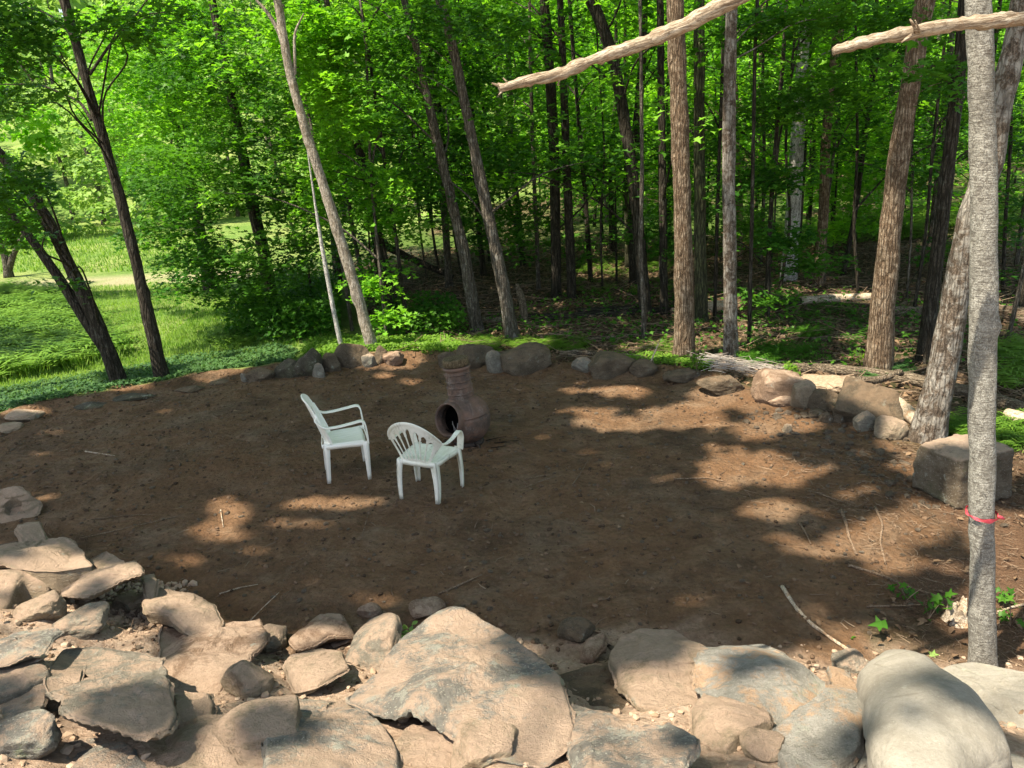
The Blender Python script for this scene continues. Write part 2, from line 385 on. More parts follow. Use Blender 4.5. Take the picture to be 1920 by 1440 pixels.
M['soil'] = mat_flat('dry soil crumb', (.26, .18, .125), (.42, .32, .24), .95, 20, 0, .1, True)
M['clod'] = mat_flat('earth crumb', (.05, .033, .022), (.16, .105, .07), .95, 20, 0, .1, True)
M['twig_pale'] = mat_flat('bleached twig', (.30, .25, .21), (.62, .57, .52), .85, 20, 0, .2, True)
M['twig_grey'] = mat_flat('grey twig', (.16, .14, .13), (.36, .34, .32), .85, 20, 0, .2, True)
M['sawdust'] = mat_flat('wood shavings', (.24, .175, .12), (.42, .33, .245), .95, 30, .02, .1)
M['ribbon'] = mat_flat('red ribbon', (.56, .05, .075), (.68, .09, .12), .45, 30, .001, .4)
M['plastic'] = mat_flat('white plastic', (.83, .82, .73), (.90, .885, .81), .42, 5, .0004, .5)
M['iron'] = mat_flat('rusty black iron', (.02, .017, .015), (.06, .04, .03), .8, 30, .002, .3)
M['soot'] = mat_flat('soot', (.006, .005, .005), (.018, .015, .013), .95, 20, .004, .1)
def mat_dirty_plastic():
    m, t, b = mat_new('weathered white plastic', .55, .4); N = NB(t)
    c = N.ramp(N.noise(4, 6, .7), [(.35, (.66, .66, .54)), (.6, (.84, .83, .74))])
    st = N.noise(14, 8, .8, N.coord((1, 1, .25)), .6)
    c = N.mix(N.ramp(st, [(.56, 0.), (.68, .75)]), c, (.20, .19, .14)); N.l(c, b.inputs['Base Color']); return m
M['plastic_dirty'] = mat_dirty_plastic()
def mat_clay():
    m, t, b = mat_new('smoked clay', .72, .35); N = NB(t)
    c = N.ramp(N.noise(5, 7, .7), [(.32, (.045, .034, .028)), (.5, (.12, .075, .056)), (.68, (.20, .105, .073))])
    c = N.mix(N.ramp(N.noise(9, 8, .8, N.coord((1, 1, .4)), .8), [(.55, 0.), (.70, .8)]), c, (.27, .235, .21))
    c = N.mix(N.ramp(N.noise(3, 6, .7), [(.52, 0.), (.66, .8)]), c, (.035, .03, .028))
    N.l(c, b.inputs['Base Color']); N.l(N.bump(N.noise(30, 8, .75), 1.0, .006), b.inputs['Normal']); return m
M['clay'] = mat_clay()
M['woodround'] = mat_bark('split wood', (.05, .035, .02), (.15, .105, .06), (.25, .19, .12), None, .5, .3, 2.0, .01)

# ------------------------------------------------------------------ ground mesh
def axis(lo, hi, a, b, step, grow=1.09):
    core = list(np.arange(a, b, step)); out = []
    v, s = a, step
    while v > lo: s *= grow; v -= s; out.append(v)
    hi_ = []; v, s = core[-1], step
    while v < hi: s *= grow; v += s; hi_.append(v)
    return np.array(out[::-1]+core+hi_)
gx = axis(-260, 260, -7.5, 7.0, .04); gy = axis(-40, 420, 1.2, 13.5, .04)
GX, GY = np.meshgrid(gx, gy)
GZ = H(GX, GY)
def inpoly(x, y, poly):
    poly = np.asarray(poly); ins = np.zeros(np.shape(x), bool); n = len(poly)
    for i in range(n):
        x1, y1 = poly[i]; x2, y2 = poly[(i+1) % n]
        c = ((y1 > y) != (y2 > y)) & (x < (x2-x1)*(y-y1)/((y2-y1) if y2 != y1 else 1e-9)+x1); ins ^= c
    return ins
def segdist(x, y, poly):
    d = np.full(np.shape(x), 1e9); poly = np.asarray(poly); n = len(poly)
    for i in range(n):
        a = poly[i]; b = poly[(i+1) % n]; v = b-a; L = (v**2).sum()+1e-9
        t = np.clip(((x-a[0])*v[0]+(y-a[1])*v[1])/L, 0, 1)
        d = np.minimum(d, np.hypot(x-a[0]-t*v[0], y-a[1]-t*v[1]))
    return d
PATIO_PX = [(-420, 860), (-200, 812), (0, 782), (130, 756), (300, 727), (430, 707), (560, 692), (700, 672), (800, 672), (950, 692), (1100, 694), (1250, 700), (1330, 716), (1430, 744), (1530, 772), (1640, 815), (1720, 860), (1740, 940), (1800, 1010), (1750, 1100), (1660, 1180), (1600, 1260)]
PATIO = [tuple(hit(*p)[:2]) for p in PATIO_PX]
PATIO += [(2.3, 3.0), (-1, 3.0), (-5, 4.5), (-9, 7)]
jx = n2(GX, GY, 1.6, 4, 21)*.22; jy = n2(GX, GY, 1.6, 4, 22)*.22
jf = n2(GX, GY, 9, 3, 23)*.05
ins = inpoly(GX+jx, GY+jy, PATIO); dd = segdist(GX+jx, GY+jy, PATIO)
sdP = np.where(ins, dd, -dd)
dirt = sstep(-.08, .10, sdP+jf)
tb = yb(GX)-GY
bank = sstep(-.25, .35, tb+jx*1.3+jf*2)
lawnb = np.interp(GY, [0, 8, 12, 13.5, 17, 22, 30, 34, 40, 60], [-3.5, -3.2, -1.8, -1.6, -3.0, -5.0, -5.5, -2, 1, 4])
lawn = sstep(.6, -.6, GX-lawnb+jx*3)*sstep(6, 7, GY)
wgrass = sstep(.15, .5, n2(GX, GY, .5, 3, 31))*.0
needle = sstep(2.2, 3.0, GX+jx*2)*sstep(9.0, 6.0, GY+jy*3)
PATHY = lambda x: 25.3 + .02*(x+10)**2*.2
path = sstep(.9, .5, np.abs(GY-PATHY(GX)+jy*1.5))*sstep(-2.0, -4, GX)
# relief: clods in the dirt
GZ = GZ + dirt*(n2(GX, GY, 7, 3, 41)*.015+np.abs(n2(GX, GY, 2.4, 3, 42))*.030) + bank*(n2(GX, GY, 6, 4, 43)*.022+n2(GX, GY, 1.9, 2, 44)*.05)
# fairly low berm under the far rim of the clearing
GZ = GZ + .12*np.exp(-(dd/.35)**2)*sstep(7.5, 9.5, GY)*sstep(-9, -6, GX)
ny, nx = GX.shape
V = np.stack([GX, GY, GZ], -1).reshape(-1, 3)
i = (np.arange(ny-1)[:, None]*nx+np.arange(nx-1)[None, :]).ravel()
F = np.stack([i, i+1, i+nx+1, i+nx], 1)
g = obj('ground', V, F, M['ground']); tag(g, kind='structure')
mossy = np.clip(sstep(20, 27, GY)*.85+0*GX, 0, 1)*sstep(-.4, .3, n2(GX, GY, .5, 3, 91))
for nm, arr in (('mossy', mossy), ('dirt', dirt), ('bank', bank), ('lawn', lawn), ('needle', needle), ('path', path)):
    at = g.data.attributes.new(nm, 'FLOAT', 'POINT'); at.data.foreach_set('value', arr.ravel().astype(np.float32))
def gz(x, y):   # ground height incl. relief: bilinear on the grid
    x = np.atleast_1d(np.asarray(x, float)); y = np.atleast_1d(np.asarray(y, float))
    a = np.clip(np.searchsorted(gx, x)-1, 0, nx-2); b = np.clip(np.searchsorted(gy, y)-1, 0, ny-2)
    u = (x-gx[a])/(gx[a+1]-gx[a]); v = (y-gy[b])/(gy[b+1]-gy[b])
    return GZ[b, a]*(1-u)*(1-v)+GZ[b, a+1]*u*(1-v)+GZ[b+1, a]*(1-u)*v+GZ[b+1, a+1]*u*v
def zone(arr, x, y):
    a = np.clip(np.searchsorted(gx, x)-1, 0, nx-2); b = np.clip(np.searchsorted(gy, y)-1, 0, ny-2); return arr[b, a]
def ghit(px, py):
    P = hit(px, py); 
    for _ in range(3):
        P = hit(px, py, float(gz(P[0], P[1])[0]-H(P[0], P[1])))
    return P

# ------------------------------------------------------------------ planned sun and shade map (shapes the gaps in the roof of leaves)
def ell(px, py, rx, ry):
    c = hit(px, py); a = hit(px+rx, py); b = hit(px, py+ry)
    cx, cy = sunproj(c); ax, ay = sunproj(a); bx, by = sunproj(b)
    return (cx, cy, ax-cx, ay-cy, bx-cx, by-cy)
LIT = [ell(*e) for e in [(1095, 770, 45, 6), (1190, 795, 80, 10), (1165, 735, 42, 9), (1290, 785, 60, 18), (1400, 750, 80, 16), (1395, 885, 85, 26), (1335, 838, 22, 6),
    (1260, 800, 45, 8), (1450, 800, 60, 15), (600, 945, 60, 10), (410, 1000, 55, 17), (435, 960, 34, 26), (540, 985, 60, 8), (340, 1045, 40, 10), (470, 1030, 30, 8), (680, 940, 30, 7), (700, 1128, 45, 14), (1450, 955, 55, 18), (1560, 1030, 80, 20), (1650, 1000, 95, 28),
    (1760, 965, 95, 26), (1890, 1010, 60, 50), (1680, 1060, 60, 16), (1480, 1010, 35, 10), (1900, 1120, 40, 26), (1790, 1165, 30, 18), (1750, 1060, 60, 10), (85, 850, 25, 4), (100, 812, 26, 5), (45, 778, 40, 7), (175, 905, 22, 4),
    (310, 772, 22, 4), (80, 935, 24, 9), (725, 705, 18, 5), (772, 716, 16, 5), (480, 1065, 30, 6), (950, 1105, 16, 3), (1130, 870, 20, 5), (1550, 880, 30, 8), (1240, 900, 16, 4), (1600, 930, 30, 8), (1450, 1060, 28, 8), (1360, 985, 22, 5), (1070, 735, 18, 4), (350, 1060, 20, 6), (560, 1090, 30, 7), (1540, 965, 40, 10), (1290, 1130, 30, 8), (860, 735, 12, 3),
    (1560, 722, 150, 26), (1390, 690, 70, 12), (1250, 672, 55, 10), (1480, 700, 40, 12), (1680, 760, 50, 22), (1830, 810, 60, 22), (1800, 850, 60, 25), (590, 680, 20, 8),
    (780, 642, 75, 12), (700, 655, 30, 10), (640, 660, 30, 12), (1170, 512, 60, 10), (1350, 565, 40, 10), (1570, 558, 70, 7), (1650, 640, 50, 7), (1180, 655, 20, 5), (1000, 380, 30, 30)]]
SHD = [ell(*e) for e in [(1250, 1255, 42, 16), (1200, 1195, 30, 8), (905, 1203, 18, 8), (590, 1245, 25, 9), (440, 1130, 22, 9), (1450, 1300, 40, 8), (50, 1090, 50, 18), (130, 1075, 25, 6), (330, 1390, 50, 22), (560, 1400, 40, 22), (350, 1240, 28, 30),
    (1820, 1385, 35, 7), (1730, 1425, 24, 7), (1880, 1400, 45, 10), (700, 1180, 22, 14), (1020, 1190, 60, 10), (1330, 1425, 80, 7), (1470, 1222, 30, 6), (20, 1345, 34, 40), (240, 1180, 20, 8), (1080, 1260, 60, 45), (1620, 1420, 20, 20), (500, 1320, 14, 30)]]
def lit3(px, py, Y, r):
    c = atY(px, py, Y); x, y = sunproj(c); return (x, y, r, 0, 0, r)
LITG = list(LIT)
LIT += [lit3(660, 230, 13.4, .8), lit3(690, 370, 13.2, .7), lit3(600, 110, 13.6, .7), lit3(640, 190, 14.0, 1.0), (lit3(700, 340, 13.5, .8)), lit3(610, 120, 14.5, .8), lit3(560, 350, 15, .7), lit3(700, 330, 16, .6), lit3(1590, 300, 24, 2.4), lit3(1560, 200, 26, 2.2), lit3(1500, 120, 22, 1.3), lit3(1620, 430, 25, 2.0),
        lit3(1150, 220, 22, 1.2), lit3(960, 60, 20, 1.5), lit3(1210, 60, 24, 1.6), lit3(1420, 120, 22, 1.2), lit3(1090, 100, 20, .9), lit3(590, 300, 12.6, .5), lit3(640, 480, 12.4, .5), lit3(1285, 620, 12.2, .5), lit3(1285, 540, 12.2, .5), lit3(1283, 450, 12.2, .5), lit3(1280, 350, 12.2, .4), lit3(1270, 60, 12.2, .5), lit3(1370, 600, 12.0, .35), lit3(1368, 420, 12.0, .3),
        lit3(690, 600, 12.2, .45), lit3(655, 500, 12.2, .45), lit3(600, 330, 12.2, .45), lit3(575, 250, 12.2, .45), lit3(540, 130, 12.2, .5), lit3(950, 560, 12.8, .3), lit3(1660, 560, 10.8, .4), lit3(1845, 850, 4.4, .25), lit3(1843, 550, 4.4, .25), lit3(1843, 400, 4.4, .25), lit3(1780, 640, 7.3, .3), lit3(1880, 220, 7.2, .5),
        lit3(1500, 200, 21, .8), lit3(1850, 300, 6.4, .3), lit3(1850, 700, 4.4, .25), lit3(1845, 100, 4.4, .3), lit3(1750, 720, 7.6, .5), lit3(1200, 90, 3.25, .28), lit3(1700, 60, 3.35, .25), lit3(1820, 45, 3.4, .25), lit3(1050, 140, 3.15, .28), lit3(1330, 30, 3.3, .28),
        lit3(1770, 825, 7.0, .35), lit3(1620, 745, 8.8, .3), lit3(1180, 440, 24, .8), lit3(910, 380, 13.5, .3), lit3(800, 60, 19, .8)]
def inell(gx_, gy_, L, jit=.45, sd=50):
    k = 1.5 + jit*n2(gx_, gy_, 2.2, 3, sd) + .35*n2(gx_, gy_, 6.5, 2, sd+7); out = np.zeros(np.shape(gx_), bool)
    for cx, cy, ax, ay, bx, by in L:
        det = ax*by-ay*bx
        if abs(det) < 1e-9: continue
        dx, dy = gx_-cx, gy_-cy
        u = (dx*by-dy*bx)/det; v = (dy*ax-dx*ay)/det
        out |= (u*u+v*v) < (k*k*1.1)
    return out
def shade_wanted(sx_, sy_):
    """True where the ground under this ray of the sun is planned to be shaded by the added leaves"""
    sx_ = np.asarray(sx_, float); sy_ = np.asarray(sy_, float)
    edge = yb(sx_)+np.interp(sx_, [-2.5, .2, 1.0], [.30, .12, -.12])
    near = sy_ < edge
    s_near = inell(sx_*1.0, sy_, [(a_, b_, c_*.8, d_*.8, e_*.8, f_*.8) for a_, b_, c_, d_, e_, f_ in SHD], .3, 51)
    lb = np.interp(sy_, [0, 8, 12, 13.5, 17, 22, 30, 34, 40, 60], [-3.5, -6.5, -4.8, -3.6, -4.2, -6.5, -6.5, -2, 3, 8])
    meadow = (sx_ < lb-n2(sx_, sy_, .5, 3, 61)*1.2) & (sy_ > 11.8+.25*(sx_+4)) & (sy_ > 10.5)
    stripe = (np.abs(sy_-22.6) < .7) & (sx_ < -7.5)
    lshade = (n2(sx_, sy_, .8, 3, 62) > .35) & (sy_ < 20)
    lit = inell(sx_, sy_, LIT) | (n2(sx_, sy_, 3.4, 3, 71) > .78) | ((sx_ > 0) & (n2(sx_, sy_, 3.0, 3, 72) > .58))
    woods = n2(sx_, sy_, .42, 3, 63)+.35*n2(sx_, sy_, 1.8, 2, 64) > np.interp(sy_, [13, 22, 28], [-.62, -.5, -.15])
    deep = (sy_ > 13.5)
    s = np.where(near, s_near, np.where(meadow, stripe | lshade, np.where(deep, woods & ~lit, ~lit)))
    return s

# ------------------------------------------------------------------ leaves
MAPLE = np.array([(0, -.42), (.30, -.36), (.20, -.12), (.52, .10), (.17, .15), (0, .58), (-.17, .15), (-.52, .10), (-.20, -.12), (-.30, -.36)])
OVAL = np.array([(0, -.5), (.26, -.1), (.2, .25), (0, .55), (-.2, .25), (-.26, -.1)])
QUAD = np.array([(0, -.5), (.36, .0), (0, .55), (-.36, .0)])
def leaves(C, Nn, S, shape, rng=RNG, fold=.12):
    n = len(C); k = len(shape)
    Nn = Nn/(np.linalg.norm(Nn, axis=1)[:, None]+1e-9)
    ref = rng.normal(size=(n, 3)); T = np.cross(Nn, ref); T /= np.linalg.norm(T, axis=1)[:, None]+1e-9; B = np.cross(Nn, T)
    px_, py_ = shape[:, 0], shape[:, 1]; pz_ = np.abs(px_)*fold*2 - (py_**2)*.25
    V = C[:, None, :] + S[:, None, None]*(px_[None, :, None]*T[:, None, :]+py_[None, :, None]*B[:, None, :]+pz_[None, :, None]*Nn[:, None, :])
    return V.reshape(-1, 3), np.arange(n*k).reshape(n, k)
def sprays(C, rad, n, size, shape=MAPLE, tilt=None, flat=.045, droop=.24, jit=.29, rng=RNG, out=None):
    """C (m,3) spray centres: flat drooping fans of leaves"""
    m = len(C)
    if m == 0: return np.zeros((0, 3)), np.zeros((0, len(shape)), int)
    rad = np.broadcast_to(rad, (m,))
    tl = rng.normal(size=(m, 2))*.22 if tilt is None else tilt
    a = rng.uniform(0, 2*math.pi, (m, n)); rr = np.sqrt(rng.uniform(0, 1, (m, n)))
    el = rng.uniform(.55, 1.0, (m, 1)); hd = rng.uniform(0, math.pi, (m, 1))
    # leaves gather along a few twigs of the fan
    tw = rng.integers(4, 8, (m, 1)); a = np.where(rng.uniform(size=(m, n)) < .7, np.round(a*tw/(2*math.pi))*2*math.pi/tw+rng.normal(0, .12, (m, n)), a)
    x = rr*np.cos(a); y = rr*np.sin(a)*el
    X = (x*np.cos(hd)-y*np.sin(hd))*rad[:, None]; Y = (x*np.sin(hd)+y*np.cos(hd))*rad[:, None]
    Z = tl[:, :1]*X+tl[:, 1:]*Y - droop*rr**2*rad[:, None]+rng.normal(0, flat, (m, n))
    P = C[:, None, :]+np.stack([X, Y, Z], -1)
    Nn = np.stack([-tl[:, :1]+rng.normal(0, jit, (m, n)), -tl[:, 1:]+rng.normal(0, jit, (m, n)), np.ones((m, n))], -1)
    P = P.reshape(-1, 3); Nn = Nn.reshape(-1, 3)
    S = rng.uniform(.7, 1.2, len(P))*size
    return leaves(P, Nn, S, shape, rng)

# ------------------------------------------------------------------ trees
TREES = []     # dicts: root, top (x,y), parts of the crown
def trunk_from_px(pts, Yoff=0.0, lean=0.0, top=11.0, base=None):
    """pts: [(px,py,width_px)...] from the base up"""
    if base is None: b = ghit(pts[0][0], pts[0][1])
    else: b = atY(pts[0][0], pts[0][1], base); b[2] = gz(b[0], b[1])[0]
    P, rad = [b-np.array([0, 0, .12])], []
    s = zc(b)/FPX; rad.append(pts[0][2]*s/2)
    for (x, y, wd) in pts[1:]:
        q = atY(x, y, b[1]); q = atY(x, y, b[1]+lean*(q[2]-b[2])); P.append(q); rad.append(wd*zc(q)/FPX/2)
    d = P[-1]-P[-2]; d /= np.linalg.norm(d)
    d2 = d*.6+np.array([0, 0, .4]); d2 /= np.linalg.norm(d2)
    q = P[-1]; L = max(top-q[2], 1.0)
    P.append(q+d*L*.45); rad.append(rad[-1]*.82)
    P.append(P[-1]+d2*L*.6); rad.append(rad[-1]*.6)
    return np.array(P), np.array(rad), b
def limb(p0, p1, r, seed=0, sag=.12, n=6, step=.25):
    rg = np.random.default_rng(abs(int(seed))); v = np.asarray(p1)-np.asarray(p0); L = np.linalg.norm(v)
    t = np.linspace(0, 1, 5); P = np.asarray(p0)+t[:, None]*v; P[:, 2] += np.sin(t*math.pi)*L*sag
    P[1:-1] += rg.normal(0, L*.035, (3, 3))
    return tube(P, r*np.linspace(1, .25, 5), step, n, cap=False)
def make_tree(name, label, P, rad, b, bark, group='trees of the wood', n=18, noise=.1, flare=.45, knots=0, extra=None, cat='tree', low=(), stems=()):
    root = empty(name, b, label, cat, group)
    step = .07 if b[1] < 9 else (.12 if b[1] < 16 else .3)
    near = b[1] < 16
    parts = [tube(P, rad, step, n if near else 10, noise*rad[0], 5/max(rad[0]*6, .4), True, flare, seed=int(abs(b[0]*97)) % 91, knots=knots)]
    if extra: parts += extra
    TREES.append(dict(root=root, P=P, rad=rad, b=b, crown=[], leafmat='leaf', parts=parts, bark=bark))
    return TREES[-1]

def axis_at(t, z):
    P = t['P']; return np.array([np.interp(z, P[:, 2], P[:, 0]), np.interp(z, P[:, 2], P[:, 1]), z])
WF = {'T20': .92, 'T12': .90, 'T19': .86, 'T17': .84, 'T15': .95, 'T4': .66}
T = {}
def named(key, pts, bark, label, lean=0.0, top=11.0, base=None, knots=0, n=18, extra=None, noise=.1, group='trees of the wood', flare=.2):
    P, rad, b = trunk_from_px(pts, 0, lean, top+9.5, base); rad = rad*WF.get(key, .80)
    ex = extra(P, rad) if extra else None
    T[key] = make_tree('tree', label, P, rad, b, bark, group, n, noise, flare, knots, ex); return T[key]
def px_limbs(L, bark=None):
    def f(P, rad):
        out = []
        for pts, wd in L:
            Y = pts[0][2] if len(pts[0]) > 2 else P[0][1]
            Q = np.array([atY(p[0], p[1], Y+(p[2] if len(p) > 2 else 0)) for p in pts]); s = zc(Q[0])/FPX/2
            out.append(tube(Q, np.linspace(wd, wd*.35, len(Q))*s, .1, 7, cap=False))
        return out
    return f
def pl(*L):
    def f(P, rad):
        out = []
        for pts, wd in L:
            Q = np.array([atY(p[0], p[1], P[0][1]+(.0 if len(p) < 3 else p[2])) for p in pts]); s = zc(Q[0])/FPX/2
            out.append(tube(Q, np.linspace(wd, wd*.35, len(Q))*s, .1, 7, cap=False))
        return out
    return f
EDGE = 'trees along the clearing edge'
named('T1', [(305, 712, 34), (262, 520, 27), (215, 330, 24), (170, 180, 22), (120, 0, 21)], 'bark_dark', 'slender dark leaning trunk in front of the sunny lawn, right of the forked pair', .0, 9.5, knots=3, group=EDGE,
      extra=pl(([(172, 225), (150, 190, .2), (75, 158, .4), (0, 158, .6)], 7), ([(130, 60), (90, 25, .3), (20, 5, .5)], 6), ([(150, 62), (200, 35), (290, 25), (340, 20)], 5), ([(168, 140), (205, 85), (250, 35), (290, -20)], 6), ([(62, 152), (30, 110), (5, 95)], 5)))
named('T2', [(228, 722, 36), (185, 610, 32), (140, 520, 28), (100, 430, 26), (50, 350, 23), (0, 290, 21)], 'bark_dark', 'dark forked tree leaning far left over the ferns', 0, 7.5, knots=2, group=EDGE,
      extra=pl(([(205, 665), (160, 600), (110, 520), (60, 450), (0, 375), (-60, 300)], 24), ([(100, 430), (82, 400), (78, 370)], 9)))
named('T4', [(703, 662, 34), (655, 500, 31), (590, 300, 27), (545, 150, 25), (520, 0, 22)], 'bark_pale', 'pale barked tree leaning left behind the brown boulder', 0, 11, knots=6, group=EDGE, noise=.14,
      extra=pl(([(545, 140), (525, 60), (500, 20), (480, 0)], 12), ([(553, 140), (552, 60), (570, 25)], 7)))
named('T5', [(642, 654, 12), (625, 580, 11), (605, 470, 10), (592, 390, 6), (582, 320, 4)], 'bark_white', 'thin white barked sapling rising left of the pale leaning tree', 0, -5.6, group=EDGE, n=8, noise=.05, flare=.1)
named('T6', [(896, 618, 30), (870, 470, 27), (845, 370, 24), (800, 180, 20), (770, 40, 17), (758, 0, 16)], 'bark_mid', 'grey brown trunk leaning left behind the wood edge, left of the longer grey leaning one', 0, 12, knots=3, group=EDGE)
named('T7', [(963, 638, 34), (945, 540, 31), (925, 450, 28), (890, 280, 25), (850, 90, 23), (825, 0, 22)], 'bark_mid', 'grey trunk leaning left above the upright stone of the far rim', 0, 12, knots=4, group=EDGE)
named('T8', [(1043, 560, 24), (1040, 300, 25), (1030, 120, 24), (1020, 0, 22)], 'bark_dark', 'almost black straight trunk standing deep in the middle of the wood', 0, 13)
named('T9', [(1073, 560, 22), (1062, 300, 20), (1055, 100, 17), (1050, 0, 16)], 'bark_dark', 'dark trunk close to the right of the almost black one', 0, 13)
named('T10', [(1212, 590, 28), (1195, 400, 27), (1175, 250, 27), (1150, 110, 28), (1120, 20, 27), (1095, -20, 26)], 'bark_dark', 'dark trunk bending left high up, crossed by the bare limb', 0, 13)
named('T11', [(1206, 637, 13), (1208, 575, 12), (1200, 480, 11), (1204, 350, 10), (1202, 100, 8), (1200, 0, 8)], 'bark_mid', 'thin grey crooked sapling left of the big flaky brown trunk', 0, 9, n=9, group=EDGE, flare=.15)
named('T12', [(1284, 672, 44), (1282, 500, 38), (1275, 250, 37), (1265, 0, 36)], 'bark_brown', 'big straight trunk with flaky brown bark lit by the sun', 0, 14, knots=2, n=24, group=EDGE)
named('T13', [(1316, 605, 30), (1312, 400, 27), (1311, 200, 26), (1311, 0, 25)], 'bark_green', 'greenish grey straight trunk just behind and right of the flaky brown trunk', 0, 14)
named('T14', [(1371, 672, 34), (1369, 500, 30), (1366, 300, 29), (1368, 150, 28), (1372, 0, 26)], 'bark_mottle', 'straight mottled grey trunk right of the flaky brown one', 0, 13, knots=5, n=20, group=EDGE)
named('T15', [(1478, 525, 30), (1488, 380, 28), (1498, 230, 26), (1508, 60, 22), (1512, 0, 20)], 'bark_white', 'bleached white trunk standing in sun deep in the wood', 0, 14)
named('T16', [(1492, 515, 15), (1500, 400, 14), (1512, 200, 13), (1520, 0, 12)], 'bark_dark', 'dark slim trunk pressed against the bleached white one', 0, 13)
named('T17', [(1645, 700, 58), (1660, 520, 48), (1685, 300, 44), (1712, 120, 42), (1735, 0, 42)], 'bark_brown', 'stout brown trunk leaning right behind the long fallen log', 0, 13, knots=4, n=24, group=EDGE)
named('T18', [(1732, 678, 38), (1755, 500, 30), (1785, 250, 30), (1805, 80, 30), (1812, 0, 30)], 'bark_dark', 'dark trunk between the stout brown one and the mottled leaning one', 0, 13, group=EDGE)
named('T19', [(1735, 822, 74), (1765, 700, 62), (1790, 560, 56), (1812, 440, 54), (1862, 270, 50), (1905, 70, 46), (1920, 0, 44)], 'bark_mottle', 'thick leaning trunk with dark and chalky patches beside the big block of stone', .0, 11, knots=4, n=26, group=EDGE, noise=.12)
named('T20', [(1846, 1262, 50), (1842, 1100, 47), (1841, 960, 47), (1842, 700, 50), (1845, 500, 52), (1845, 300, 50), (1836, 0, 46)], 'bark_grey', 'nearest tree, straight grey trunk with a red ribbon tied round it', 0, 9.5, knots=14, n=40, group=EDGE, noise=.10, flare=.34)
named('T21', [(1176, 505, 12), (1175, 440, 10), (1174, 380, 9), (1172, 200, 8), (1172, 80, 7)], 'bark_green', 'slim pale mossy trunk beyond the dark log in the middle of the wood', 0, 12, n=8)
named('T22', [(1242, 520, 16), (1240, 400, 13), (1238, 250, 12), (1236, 60, 11)], 'bark_mid', 'slim sunlit trunk just left of the flaky brown one, farther back', 0, 12, n=8)
named('T23', [(1405, 640, 10), (1408, 480, 9), (1412, 300, 9), (1415, 100, 9), (1420, 0, 8)], 'bark_dark', 'thin dark trunk right of the mottled straight one', 0, 10, n=8)
named('T24', [(1340, 600, 9), (1345, 400, 8), (1352, 200, 8), (1356, 60, 8)], 'bark_dark', 'thin dark stem between the greenish trunk and the mottled one', 0, 10, n=8)
named('T25', [(16, 520, 22), (14, 495, 18), (4, 465, 14), (-10, 430, 12)], 'bark_mid', 'small fork trunked tree by the pale path at the edge of the lawn', 0, 4.5, group='trees on the lawn',
      extra=pl(([(16, 505), (24, 480), (38, 450), (50, 430)], 14)))
named('T26', [(985, 600, 13), (980, 545, 11), (975, 532, 5)], 'bark_mid', 'broken jagged stump standing right of the grey leaning trunk', 0, 1.4, n=8)
t26 = T.pop('T26'); TREES.pop(); bpy.data.objects.remove(t26['root'])
named('T27', [(1245, 590, 20), (1243, 400, 18), (1240, 150, 16)], 'bark_dark', 'dark trunk deep behind the flaky brown one', 0, 12, n=8)
named('T28', [(1108, 530, 13), (1100, 400, 11), (1085, 230, 10), (1075, 100, 9)], 'bark_dark', 'slim dark trunk beyond the right of the black pair', 0, 12, n=8)

# thin trunks of the inner wood
r2 = np.random.default_rng(5)
slim_px = [(690, 560), (735, 545), (752, 600), (800, 520), (822, 500), (868, 520), (1010, 545), (1130, 545),
           (765, 630), (725, 640), (1440, 560), (1462, 545), (1545, 530), (1580, 515), (1610, 560), (1700, 560), (1712, 590), (1880, 540), (1905, 500), (1560, 480), (1790, 540),
           (660, 620), (560, 470), (985, 500), (1425, 500), (1655, 470), (905, 500), (1890, 640)]
SLIM = 'slim dark trunks deep in the shaded wood'
for k, (x, y) in enumerate(slim_px):
    b = ghit(x, y)
    if b[1] > 42: b = atY(x, y, 38+2*(k % 3)); b[2] = gz(b[0], b[1])[0]
    s = zc(b)/FPX; r0 = r2.uniform(4, 9.5)*s/2
    hgt = r2.uniform(14, 20); ln = np.array([r2.normal(-.09 if x < 1000 else .02, .05), r2.normal(0, .03)])
    zz = np.array([-.1, 1.5, 3, 5, 7.5, hgt])
    P = np.array([[b[0]+ln[0]*z+r2.normal(0, .06)*(z > 0), b[1]+ln[1]*z+r2.normal(0, .05)*(z > 0), b[2]+z] for z in zz]); rad = r0*np.array([1, .92, .84, .72, .5, .2])
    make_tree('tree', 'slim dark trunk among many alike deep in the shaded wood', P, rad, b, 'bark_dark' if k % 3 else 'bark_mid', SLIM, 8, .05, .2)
# more trees right, behind and off to the sides (unseen ones added to carry the shading leaves)
side_pos = [(-9.5, 11.0), (-8.5, 5.5), (-12, 8), (7.6, 9.5), (9.2, 13.5), (6.9, 17), (11, 20), (10, 10), (8.5, 6), (-1.5, 20), (3, 18), (6.3, 21), (0.5, 24), (13, 26), (9, 28), (4, 30), (-2, 27), (16, 17), (17, 32), (12, 36), (3.5, 36), (22, 27), (20, 40), (9, 42), (14, 13), (-9.5, 1.5), (-6.5, -2.0), (-12.5, 3.5), (-4, -5.5), (1.5, -6), (-14, -1), (6.5, -3.5), (-17, 7), (-10, -5)]
for k, (x, y) in enumerate(side_pos):
    zb = float(gz(x, y)[0]); b = np.array([x, y, zb]); r0 = r2.uniform(.08, .13)
    px_, py_, _z = proj(b)
    hgt = 21; ln = np.array([r2.normal(.0, .03), r2.normal(0, .03)])
    zz = np.array([-.1, 1.5, 3, 5, 8, hgt])
    P = np.array([[x+ln[0]*z+r2.normal(0, .05)*(z > 0), y+ln[1]*z, zb+z] for z in zz]); rad = r0*np.array([1, .92, .86, .75, .55, .25])
    make_tree('tree', 'brown forest tree with a leafy crown standing back in the wood', P, rad, b, ('bark_mid', 'bark_dark', 'bark_brown')[k % 3], 'forest trees standing back in the wood', 10, .07, .3)

